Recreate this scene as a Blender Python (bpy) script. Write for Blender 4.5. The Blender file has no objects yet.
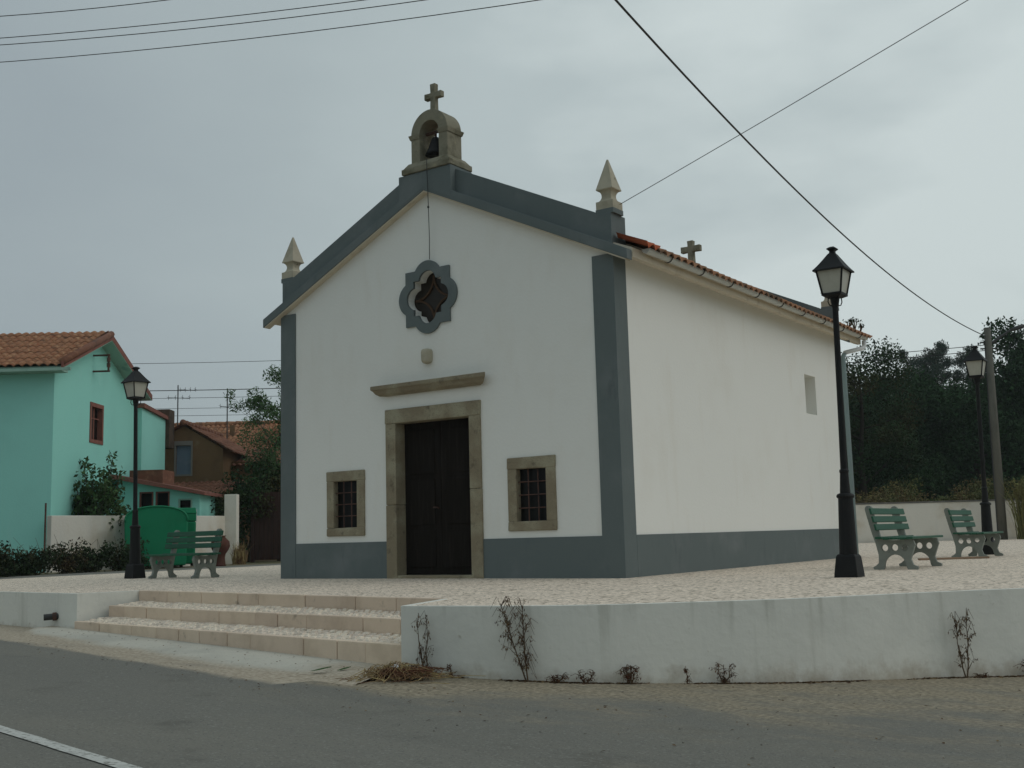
import bpy, bmesh, math, random
import numpy as np
from mathutils import Vector, Matrix
R = math.radians
SC = bpy.context.scene
COL = SC.collection
PI = math.pi

# ------------------------------------------------------------------ camera
CAM = Vector((13.94667, -13.15106, 0.5891))
AX_R = Vector((0.8170602, 0.57591127, -0.02718169))
AX_U = Vector((0.09999381, -0.09511772, 0.99043115))
AX_D = Vector((-0.567815, 0.81195987, 0.13530447))
cd = bpy.data.cameras.new('camera')
cam = bpy.data.objects.new('camera', cd); COL.objects.link(cam)
m = Matrix.Identity(4)
for i in range(3):
    m[i][0] = AX_R[i]; m[i][1] = AX_U[i]; m[i][2] = -AX_D[i]; m[i][3] = CAM[i]
cam.matrix_world = m
cd.sensor_width = 36; cd.lens = 36 * 1116.24 / 1024
cd.clip_start = 0.05; cd.clip_end = 3000
SC.camera = cam

# ------------------------------------------------------------------ world: overcast sky
SUN_DIR = Vector((0.72, 0.33, 0.62)).normalized()
SUN_EL = math.asin(SUN_DIR.z); SUN_AZ = math.atan2(SUN_DIR.x, SUN_DIR.y)
W = bpy.data.worlds.new('World'); SC.world = W; W.use_nodes = True
nt = W.node_tree; nt.nodes.clear(); L = nt.links.new
def wn(t, **k):
    n = nt.nodes.new(t)
    for a, b in k.items(): setattr(n, a, b)
    return n
sky = wn('ShaderNodeTexSky', sky_type='NISHITA', sun_disc=False)
sky.sun_elevation = SUN_EL; sky.sun_rotation = SUN_AZ
sky.dust_density = 4.0; sky.air_density = 1.5
tc = wn('ShaderNodeTexCoord')
dot = wn('ShaderNodeVectorMath', operation='DOT_PRODUCT'); L(tc.outputs['Generated'], dot.inputs[0])
dot.inputs[1].default_value = (-0.245, 0.932, 0.265)
noi = wn('ShaderNodeTexNoise'); noi.inputs['Scale'].default_value = 2.3; noi.inputs['Detail'].default_value = 5
noi.inputs['Roughness'].default_value = 0.5
mpn = wn('ShaderNodeMapping'); mpn.inputs['Scale'].default_value = (1, 1, 2.6); L(tc.outputs['Generated'], mpn.inputs['Vector']); L(mpn.outputs[0], noi.inputs['Vector'])
na = wn('ShaderNodeMath', operation='MULTIPLY_ADD'); L(noi.outputs[0], na.inputs[0]); na.inputs[1].default_value = 0.30; na.inputs[2].default_value = -0.15
ad = wn('ShaderNodeMath', operation='ADD'); L(dot.outputs['Value'], ad.inputs[0]); L(na.outputs[0], ad.inputs[1])
rp = wn('ShaderNodeValToRGB'); L(ad.outputs[0], rp.inputs[0])
e = rp.color_ramp.elements
e[0].position = 0.70; e[0].color = (0.315, 0.370, 0.396, 1)
e[1].position = 1.03; e[1].color = (0.57, 0.64, 0.64, 1)
q = e.new(0.86); q.color = (0.378, 0.44, 0.455, 1)
q = e.new(0.95); q.color = (0.44, 0.508, 0.518, 1)
# an overcast sky brightens towards the zenith
sx = wn('ShaderNodeSeparateXYZ'); L(tc.outputs['Generated'], sx.inputs[0])
zr = wn('ShaderNodeMapRange'); L(sx.outputs['Z'], zr.inputs['Value'])
zr.inputs['From Min'].default_value = 0.45; zr.inputs['From Max'].default_value = 1.0
zr.inputs['To Min'].default_value = 10.0; zr.inputs['To Max'].default_value = 16.0
vm = wn('ShaderNodeVectorMath', operation='SCALE'); L(rp.outputs[0], vm.inputs[0]); L(zr.outputs[0], vm.inputs['Scale'])
mx = wn('ShaderNodeMix', data_type='RGBA'); mx.inputs['Factor'].default_value = 0.96
L(sky.outputs[0], mx.inputs['A']); L(vm.outputs[0], mx.inputs['B'])
bg = wn('ShaderNodeBackground'); bg.inputs['Strength'].default_value = 0.1
L(mx.outputs['Result'], bg.inputs['Color'])
wo = wn('ShaderNodeOutputWorld'); L(bg.outputs[0], wo.inputs['Surface'])

# ------------------------------------------------------------------ sun behind cloud
sd = bpy.data.lights.new('sun', 'SUN'); sd.energy = 0.5; sd.angle = R(40); sd.color = (1, 0.97, 0.93)
sun = bpy.data.objects.new('sun', sd); COL.objects.link(sun)
sun.rotation_euler = SUN_DIR.to_track_quat('Z', 'Y').to_euler(); sun.location = (20, 10, 30)
SC.view_settings.view_transform = 'Standard'; SC.view_settings.look = 'None'
SC.view_settings.exposure = 0.06; SC.view_settings.gamma = 1.0

# ------------------------------------------------------------------ materials
MATS = {}
def mat(name, col, rough=0.85, spec=0.3, noise=None, bump=None, streak=None, metallic=0.0, island=0.0, extra=None):
    """noise: list of (scale, detail, colour, lo, hi, [xyz scale]) mixed over the base colour;
    bump: (scale, strength, distance)"""
    if name in MATS: return MATS[name]
    M = bpy.data.materials.new(name); M.use_nodes = True; MATS[name] = M
    t = M.node_tree; b = t.nodes['Principled BSDF']
    b.inputs['Roughness'].default_value = rough
    b.inputs['Specular IOR Level'].default_value = spec
    b.inputs['Metallic'].default_value = metallic
    tcn = t.nodes.new('ShaderNodeTexCoord')
    rgb = t.nodes.new('ShaderNodeRGB'); rgb.outputs[0].default_value = (*col, 1)
    cur = rgb.outputs[0]
    for nz in (noise or []):
        sc, det, c2, lo, hi = nz[:5]
        mp = t.nodes.new('ShaderNodeMapping'); t.links.new(tcn.outputs['Object'], mp.inputs['Vector'])
        if len(nz) > 5: mp.inputs['Scale'].default_value = nz[5]
        n = t.nodes.new('ShaderNodeTexNoise'); n.inputs['Scale'].default_value = sc; n.inputs['Detail'].default_value = det
        n.inputs['Roughness'].default_value = 0.6
        t.links.new(mp.outputs[0], n.inputs['Vector'])
        mr = t.nodes.new('ShaderNodeMapRange'); mr.interpolation_type = 'SMOOTHSTEP'
        mr.inputs['From Min'].default_value = lo; mr.inputs['From Max'].default_value = hi
        t.links.new(n.outputs[0], mr.inputs['Value'])
        mi = t.nodes.new('ShaderNodeMix'); mi.data_type = 'RGBA'
        t.links.new(mr.outputs[0], mi.inputs['Factor']); t.links.new(cur, mi.inputs['A'])
        mi.inputs['B'].default_value = (*c2, 1)
        cur = mi.outputs['Result']
    if island:
        g = t.nodes.new('ShaderNodeNewGeometry'); hs = t.nodes.new('ShaderNodeHueSaturation')
        mr = t.nodes.new('ShaderNodeMapRange'); mr.inputs['To Min'].default_value = 1 - island; mr.inputs['To Max'].default_value = 1 + island
        t.links.new(g.outputs['Random Per Island'], mr.inputs['Value']); t.links.new(mr.outputs[0], hs.inputs['Value'])
        mh = t.nodes.new('ShaderNodeMapRange'); mh.inputs['To Min'].default_value = 0.5 - island * 0.04; mh.inputs['To Max'].default_value = 0.5 + island * 0.05
        t.links.new(g.outputs['Random Per Island'], mh.inputs['Value']); t.links.new(mh.outputs[0], hs.inputs['Hue'])
        t.links.new(cur, hs.inputs['Color']); cur = hs.outputs[0]
    hgt = None
    if extra: cur, hgt = extra(t, tcn, cur)
    t.links.new(cur, b.inputs['Base Color'])
    if bump or hgt is not None:
        bp = t.nodes.new('ShaderNodeBump')
        if hgt is None:
            n = t.nodes.new('ShaderNodeTexNoise'); n.inputs['Scale'].default_value = bump[0]; n.inputs['Detail'].default_value = 4
            t.links.new(tcn.outputs['Object'], n.inputs['Vector']); hgt = n.outputs[0]
        bp.inputs['Strength'].default_value = bump[1]; bp.inputs['Distance'].default_value = bump[2]
        t.links.new(hgt, bp.inputs['Height']); t.links.new(bp.outputs[0], b.inputs['Normal'])
    return M

def cobble(t, tcn, cur):
    v = t.nodes.new('ShaderNodeTexVoronoi'); v.feature = 'DISTANCE_TO_EDGE'; v.inputs['Scale'].default_value = 12.5
    v2 = t.nodes.new('ShaderNodeTexVoronoi'); v2.feature = 'F1'; v2.inputs['Scale'].default_value = 12.5
    mp = t.nodes.new('ShaderNodeMapping'); mp.inputs['Scale'].default_value = (1, 1, 0.0); mp.inputs['Rotation'].default_value = (0, 0, 0.4)
    t.links.new(tcn.outputs['Object'], mp.inputs['Vector'])
    for x in (v, v2): x.inputs['Randomness'].default_value = 0.55; t.links.new(mp.outputs[0], x.inputs['Vector'])
    mr = t.nodes.new('ShaderNodeMapRange'); mr.interpolation_type = 'SMOOTHSTEP'
    mr.inputs['From Min'].default_value = 0.02; mr.inputs['From Max'].default_value = 0.12
    t.links.new(v.outputs['Distance'], mr.inputs['Value'])
    sp = t.nodes.new('ShaderNodeSeparateColor'); t.links.new(v2.outputs['Color'], sp.inputs[0])
    hs = t.nodes.new('ShaderNodeHueSaturation'); vr = t.nodes.new('ShaderNodeMapRange')
    vr.inputs['To Min'].default_value = 0.88; vr.inputs['To Max'].default_value = 1.08
    t.links.new(sp.outputs[0], vr.inputs['Value']); t.links.new(vr.outputs[0], hs.inputs['Value']); t.links.new(cur, hs.inputs['Color'])
    mi = t.nodes.new('ShaderNodeMix'); mi.data_type = 'RGBA'
    t.links.new(mr.outputs[0], mi.inputs['Factor']); mi.inputs['A'].default_value = (0.30, 0.245, 0.18, 1); t.links.new(hs.outputs[0], mi.inputs['B'])
    hh = t.nodes.new('ShaderNodeMath'); hh.operation = 'MULTIPLY_ADD'; t.links.new(sp.outputs[1], hh.inputs[0]); hh.inputs[1].default_value = 0.35
    t.links.new(mr.outputs[0], hh.inputs[2])
    return mi.outputs['Result'], hh.outputs[0]

M_WHITE = mat('white_render', (0.82, 0.815, 0.76), 0.9, 0.2, [(0.8, 5, (0.785, 0.77, 0.705), 0.5, 0.8), (3.0, 6, (0.79, 0.775, 0.71), 0.52, 0.75, (1, 1, 0.25))], (22, 0.25, 0.012))
M_GREY = mat('grey_paint', (0.130, 0.156, 0.153), 0.8, 0.25, [(1.2, 5, (0.17, 0.192, 0.19), 0.45, 0.75), (6, 5, (0.112, 0.132, 0.132), 0.55, 0.8, (1, 1, 0.3))], (30, 0.15, 0.008))
M_CREAM = mat('cream_plaster', (0.62, 0.55, 0.43), 0.9, 0.2, [(3, 5, (0.45, 0.38, 0.28), 0.5, 0.8)], (25, 0.2, 0.01))
M_STONE = mat('brown_stone', (0.255, 0.213, 0.142), 0.9, 0.2, [(2.2, 5, (0.36, 0.33, 0.23), 0.42, 0.7), (6, 6, (0.14, 0.115, 0.08), 0.55, 0.75), (60, 3, (0.2, 0.17, 0.12), 0.55, 0.7)], (35, 0.5, 0.02))
M_PALE = mat('pale_stone', (0.46, 0.42, 0.32), 0.9, 0.2, [(3, 5, (0.34, 0.31, 0.23), 0.45, 0.75), (9, 5, (0.2, 0.19, 0.14), 0.62, 0.8)], (35, 0.4, 0.015))
M_LICHEN = mat('weathered_stone', (0.255, 0.238, 0.175), 0.95, 0.2, [(4, 6, (0.14, 0.13, 0.085), 0.45, 0.7), (9, 5, (0.33, 0.3, 0.2), 0.58, 0.75)], (30, 0.6, 0.02))
M_DOOR = mat('dark_door', (0.011, 0.0085, 0.0065), 0.85, 0.12, [(5, 5, (0.02, 0.016, 0.013), 0.45, 0.75, (4, 1, 0.3))])
M_GLASS = mat('dark_glass', (0.005, 0.005, 0.0045), 0.3, 0.2)
M_RUST = mat('rusty_iron', (0.11, 0.06, 0.045), 0.85, 0.2, [(12, 4, (0.06, 0.04, 0.035), 0.45, 0.7)])
M_TRACERY = mat('tracery_wood', (0.085, 0.05, 0.03), 0.8, 0.2)
M_BLACK = mat('black_iron', (0.006, 0.0065, 0.0065), 0.6, 0.25, [(6, 4, (0.011, 0.011, 0.010), 0.5, 0.75)])
M_FROST = mat('frosted_glass', (0.45, 0.44, 0.37), 0.35, 0.4, [(4, 4, (0.36, 0.34, 0.27), 0.45, 0.75)])
M_SLAT = mat('dark_green_wood', (0.018, 0.092, 0.050), 0.55, 0.3, [(4, 5, (0.032, 0.105, 0.066), 0.5, 0.75, (1, 1, 4))], (40, 0.1, 0.004))
M_CAST = mat('grey_green_casting', (0.235, 0.255, 0.225), 0.85, 0.25, [(8, 5, (0.16, 0.175, 0.155), 0.5, 0.75)], (40, 0.2, 0.004))
M_GUTTER = mat('pale_gutter', (0.58, 0.59, 0.55), 0.6, 0.3, [(3, 4, (0.45, 0.46, 0.42), 0.5, 0.8)])
M_PIPE = mat('blue_grey_pipe', (0.25, 0.33, 0.34), 0.5, 0.4)
M_PIPEWHITE = mat('white_pipe', (0.72, 0.74, 0.74), 0.5, 0.4)
M_DARKMETAL = mat('dark_metal', (0.035, 0.035, 0.033), 0.6, 0.4)
M_TILE = mat('roof_tile', (0.31, 0.15, 0.082), 0.9, 0.2, [(5.5, 2, (0.40, 0.225, 0.125), 0.5, 0.66), (3.2, 5, (0.13, 0.075, 0.05), 0.5, 0.74), (9, 3, (0.24, 0.085, 0.045), 0.56, 0.7)], (30, 0.3, 0.01))
M_TILERED = mat('roof_tile_red', (0.185, 0.085, 0.055), 0.9, 0.2, [(5, 4, (0.27, 0.14, 0.085), 0.5, 0.7), (2, 5, (0.1, 0.055, 0.04), 0.5, 0.75)], (30, 0.3, 0.01))
M_COTILE = mat('chapel_tile', (0.36, 0.18, 0.10), 0.9, 0.2, [(6, 3, (0.42, 0.26, 0.16), 0.5, 0.66), (2.5, 5, (0.11, 0.085, 0.06), 0.46, 0.72)], (30, 0.3, 0.01))
M_NEWTILE = mat('new_tile', (0.48, 0.13, 0.06), 0.85, 0.2, [(6, 3, (0.4, 0.16, 0.09), 0.5, 0.7)])
M_TURQ = mat('turquoise_render', (0.31, 0.69, 0.60), 0.9, 0.2, [(0.5, 5, (0.285, 0.63, 0.55), 0.45, 0.75), (2.5, 6, (0.34, 0.69, 0.61), 0.55, 0.8, (1, 1, 0.3))], (25, 0.25, 0.015))
M_TURQTRIM = mat('pale_green_trim', (0.30, 0.46, 0.38), 0.8, 0.2, [(3, 4, (0.2, 0.33, 0.28), 0.5, 0.75)])
M_REDTRIM = mat('dull_red_trim', (0.24, 0.10, 0.075), 0.85, 0.2, [(4, 4, (0.15, 0.07, 0.055), 0.45, 0.75)])
M_OCHRE = mat('ochre_render', (0.17, 0.105, 0.055), 0.95, 0.15, [(1, 6, (0.12, 0.075, 0.045), 0.45, 0.72), (3, 6, (0.21, 0.15, 0.085), 0.58, 0.78)], (18, 0.4, 0.02))
M_GROUNDSTONE = mat('sooty_masonry', (0.09, 0.065, 0.048), 0.95, 0.15, [(3, 5, (0.05, 0.04, 0.032), 0.45, 0.7)], (20, 0.4, 0.02))
M_BLUESHUT = mat('blue_grey_shutter', (0.13, 0.18, 0.23), 0.7, 0.3, [(3, 4, (0.17, 0.21, 0.25), 0.5, 0.75)])
M_BIN = mat('green_plastic', (0.004, 0.18, 0.08), 0.6, 0.25, [(2, 4, (0.004, 0.155, 0.07), 0.45, 0.75)])
M_BINEDGE = mat('green_plastic_dark', (0.005, 0.12, 0.055), 0.5, 0.4)
M_GATE = mat('dark_red_brown_wood', (0.045, 0.024, 0.019), 0.85, 0.2, [(3, 5, (0.028, 0.018, 0.015), 0.45, 0.7, (5, 5, 0.4))])
M_TERRA = mat('terracotta', (0.085, 0.036, 0.022), 0.85, 0.25, [(5, 4, (0.1, 0.035, 0.03), 0.45, 0.7)])
M_POLE = mat('weathered_concrete_pole', (0.125, 0.12, 0.098), 0.95, 0.2, [(3, 5, (0.085, 0.082, 0.068), 0.45, 0.7, (1, 1, 0.2))])
def splash(t, tcn, cur):
    """soil splashed up from the ground and damp streaks run down from the coping"""
    at_ = t.nodes.new('ShaderNodeAttribute'); at_.attribute_name = 'dust'
    n = t.nodes.new('ShaderNodeTexNoise'); n.inputs['Scale'].default_value = 5; n.inputs['Detail'].default_value = 7; n.inputs['Roughness'].default_value = 0.7
    t.links.new(tcn.outputs['Object'], n.inputs['Vector'])
    m1 = t.nodes.new('ShaderNodeMath'); m1.operation = 'MULTIPLY_ADD'; m1.inputs[1].default_value = 0.55; t.links.new(n.outputs[0], m1.inputs[0]); t.links.new(at_.outputs['Fac'], m1.inputs[2])
    mr = t.nodes.new('ShaderNodeMapRange'); mr.interpolation_type = 'SMOOTHSTEP'; mr.inputs['From Min'].default_value = 0.78; mr.inputs['From Max'].default_value = 1.06; mr.inputs['To Max'].default_value = 0.75; t.links.new(m1.outputs[0], mr.inputs['Value'])
    mi = t.nodes.new('ShaderNodeMix'); mi.data_type = 'RGBA'; t.links.new(mr.outputs[0], mi.inputs['Factor']); t.links.new(cur, mi.inputs['A']); mi.inputs['B'].default_value = (0.40, 0.34, 0.25, 1)
    mp = t.nodes.new('ShaderNodeMapping'); mp.inputs['Scale'].default_value = (7, 7, 0.35); t.links.new(tcn.outputs['Object'], mp.inputs['Vector'])
    n2 = t.nodes.new('ShaderNodeTexNoise'); n2.inputs['Scale'].default_value = 1.0; n2.inputs['Detail'].default_value = 6; t.links.new(mp.outputs[0], n2.inputs['Vector'])
    m2 = t.nodes.new('ShaderNodeMath'); m2.operation = 'MULTIPLY_ADD'; m2.inputs[1].default_value = -0.28; t.links.new(at_.outputs['Fac'], m2.inputs[0]); t.links.new(n2.outputs[0], m2.inputs[2])
    mr2 = t.nodes.new('ShaderNodeMapRange'); mr2.interpolation_type = 'SMOOTHSTEP'; mr2.inputs['From Min'].default_value = 0.50; mr2.inputs['From Max'].default_value = 0.68; mr2.inputs['To Max'].default_value = 0.5; t.links.new(m2.outputs[0], mr2.inputs['Value'])
    mj = t.nodes.new('ShaderNodeMix'); mj.data_type = 'RGBA'; t.links.new(mr2.outputs[0], mj.inputs['Factor']); t.links.new(mi.outputs['Result'], mj.inputs['A']); mj.inputs['B'].default_value = (0.46, 0.455, 0.39, 1)
    return mj.outputs['Result'], None
M_WALL = mat('whitewashed_concrete', (0.735, 0.725, 0.65), 0.9, 0.2, [(1.1, 6, (0.65, 0.645, 0.58), 0.42, 0.72), (3.5, 6, (0.56, 0.55, 0.48), 0.55, 0.8, (1, 1, 0.12)), (14, 4, (0.46, 0.43, 0.35), 0.66, 0.8)], (14, 0.3, 0.015), extra=splash)
M_OLDWALL = mat('old_white_wall', (0.68, 0.65, 0.57), 0.95, 0.2, [(0.9, 6, (0.55, 0.49, 0.39), 0.45, 0.75), (4, 6, (0.63, 0.61, 0.55), 0.5, 0.8, (1, 1, 0.2))], (14, 0.3, 0.02))
M_KERB = mat('pink_limestone', (0.71, 0.57, 0.435), 0.85, 0.25, [(2.5, 5, (0.60, 0.475, 0.355), 0.42, 0.7), (6, 6, (0.32, 0.265, 0.20), 0.6, 0.8)], (30, 0.35, 0.01), island=0.09)
M_SETT = mat('limestone_sett', (0.74, 0.64, 0.52), 0.85, 0.25, [(12, 4, (0.45, 0.4, 0.32), 0.5, 0.75)], (60, 0.3, 0.006), island=0.14)
M_JOINT = mat('joint_dirt', (0.13, 0.105, 0.078), 0.95, 0.1)
M_PAVE = mat('limestone_paving', (0.83, 0.70, 0.565), 0.85, 0.25, [(0.5, 5, (0.76, 0.645, 0.52), 0.45, 0.75), (2.5, 6, (0.55, 0.46, 0.36), 0.66, 0.82)], (1, 0.16, 0.008), extra=cobble)
ASPH_N = [(0.6, 5, (0.185, 0.176, 0.146), 0.42, 0.72, (0.4, 1.6, 1)), (1.7, 6, (0.132, 0.125, 0.105), 0.56, 0.74), (42, 4, (0.235, 0.23, 0.20), 0.55, 0.68), (50, 3, (0.11, 0.108, 0.097), 0.57, 0.68)]
M_ASPH = mat('asphalt', (0.164, 0.158, 0.135), 0.92, 0.25, ASPH_N, (60, 0.6, 0.012))
def dusty(col, c2, c3):
    """dust and grit lying over a base colour, spread given by the mesh attribute 'dust' and broken up by noise"""
    def f(t, tcn, cur):
        at_ = t.nodes.new('ShaderNodeAttribute'); at_.attribute_name = 'dust'
        n = t.nodes.new('ShaderNodeTexNoise'); n.inputs['Scale'].default_value = 1.6; n.inputs['Detail'].default_value = 7; n.inputs['Roughness'].default_value = 0.65
        mp = t.nodes.new('ShaderNodeMapping'); mp.inputs['Scale'].default_value = (0.6, 1.3, 1); mp.inputs['Rotation'].default_value = (0, 0, 0.19)
        t.links.new(tcn.outputs['Object'], mp.inputs['Vector']); t.links.new(mp.outputs[0], n.inputs['Vector'])
        m1 = t.nodes.new('ShaderNodeMath'); m1.operation = 'MULTIPLY_ADD'; m1.inputs[1].default_value = 2.2; m1.inputs[2].default_value = -1.1; t.links.new(n.outputs[0], m1.inputs[0])
        m2 = t.nodes.new('ShaderNodeMath'); m2.operation = 'ADD'; t.links.new(at_.outputs['Fac'], m2.inputs[0]); t.links.new(m1.outputs[0], m2.inputs[1])
        mr = t.nodes.new('ShaderNodeMapRange'); mr.interpolation_type = 'SMOOTHSTEP'; mr.inputs['From Min'].default_value = -0.05; mr.inputs['From Max'].default_value = 1.0; t.links.new(m2.outputs[0], mr.inputs['Value'])
        g = t.nodes.new('ShaderNodeTexNoise'); g.inputs['Scale'].default_value = 28; g.inputs['Detail'].default_value = 4; t.links.new(tcn.outputs['Object'], g.inputs['Vector'])
        rp = t.nodes.new('ShaderNodeValToRGB'); e = rp.color_ramp.elements; e[0].position = 0.36; e[0].color = (*c2, 1); e[1].position = 0.66; e[1].color = (*c3, 1); q = e.new(0.5); q.color = (*col, 1)
        t.links.new(g.outputs[0], rp.inputs[0])
        mi = t.nodes.new('ShaderNodeMix'); mi.data_type = 'RGBA'; t.links.new(mr.outputs[0], mi.inputs['Factor']); t.links.new(cur, mi.inputs['A']); t.links.new(rp.outputs[0], mi.inputs['B'])
        return mi.outputs['Result'], None
    return f
M_VERGE = mat('dusty_verge', (0.164, 0.158, 0.135), 0.95, 0.2, ASPH_N, (60, 0.6, 0.014), extra=dusty((0.265, 0.222, 0.155), (0.185, 0.158, 0.112), (0.36, 0.31, 0.225)))
M_SAND = mat('sandy_edge', (0.164, 0.158, 0.135), 0.95, 0.2, ASPH_N, (50, 0.5, 0.012), extra=dusty((0.385, 0.325, 0.245), (0.29, 0.245, 0.18), (0.46, 0.40, 0.31)))
M_PAD = mat('pale_concrete', (0.50, 0.475, 0.40), 0.92, 0.2, [(1.4, 6, (0.40, 0.385, 0.33), 0.42, 0.7), (20, 4, (0.42, 0.4, 0.34), 0.55, 0.7)], (50, 0.4, 0.01), extra=dusty((0.385, 0.325, 0.245), (0.29, 0.245, 0.18), (0.46, 0.40, 0.31)))
M_LINE = mat('worn_white_paint', (0.5, 0.5, 0.46), 0.85, 0.25, [(30, 5, (0.2, 0.195, 0.17), 0.5, 0.66), (4, 5, (0.36, 0.36, 0.33), 0.52, 0.75)])
M_GROUND = mat('dry_ground', (0.16, 0.135, 0.085), 0.95, 0.15, [(0.3, 6, (0.09, 0.10, 0.05), 0.42, 0.65), (5, 6, (0.22, 0.18, 0.11), 0.5, 0.75)], (20, 0.6, 0.05))
M_BARK = mat('bark', (0.10, 0.085, 0.065), 0.95, 0.15, [(6, 5, (0.16, 0.145, 0.12), 0.5, 0.72, (1, 1, 0.2))], (20, 0.5, 0.02))
M_DARKBARK = mat('dark_bark', (0.035, 0.03, 0.023), 0.95, 0.1)
def leaf(name, col, island=0.35, noise=None):
    M = mat(name, col, 0.9, 0.06, noise, None, island=island)
    return M
M_LEAF_DARK = leaf('leaf_dark', (0.030, 0.056, 0.023), 0.35, [(0.5, 3, (0.048, 0.046, 0.020), 0.45, 0.65)])
M_LEAF_WOOD = leaf('leaf_wood', (0.034, 0.066, 0.028), 0.35, [(0.4, 3, (0.024, 0.045, 0.022), 0.45, 0.65)])
M_LEAF_EUC = leaf('leaf_eucalyptus', (0.042, 0.068, 0.046), 0.3, [(0.4, 3, (0.055, 0.06, 0.04), 0.45, 0.65)])
M_LEAF_AIRY = leaf('leaf_feathery', (0.07, 0.12, 0.05), 0.35)
M_LEAF_BUSH = leaf('leaf_bush', (0.05, 0.085, 0.032), 0.45)
M_LEAF_CREEP = leaf('leaf_creeper', (0.030, 0.045, 0.022), 0.5, [(1.5, 3, (0.06, 0.045, 0.025), 0.5, 0.68)])
M_LEAF_SCRUB = leaf('leaf_scrub', (0.115, 0.125, 0.05), 0.4, [(0.35, 3, (0.16, 0.115, 0.055), 0.45, 0.6), (0.5, 3, (0.06, 0.09, 0.035), 0.55, 0.68)])
M_STRAW = leaf('dry_straw', (0.30, 0.22, 0.11), 0.4, [(5, 3, (0.16, 0.09, 0.05), 0.45, 0.6)])
M_DRYSTEM = leaf('dry_stem', (0.11, 0.075, 0.048), 0.4)
M_DRYLEAF = leaf('dry_leaf', (0.135, 0.085, 0.05), 0.5)
M_REDWEED = leaf('reddish_weed', (0.11, 0.05, 0.03), 0.5)
M_YELGRASS = leaf('yellow_green_plant', (0.16, 0.15, 0.06), 0.45)

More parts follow.
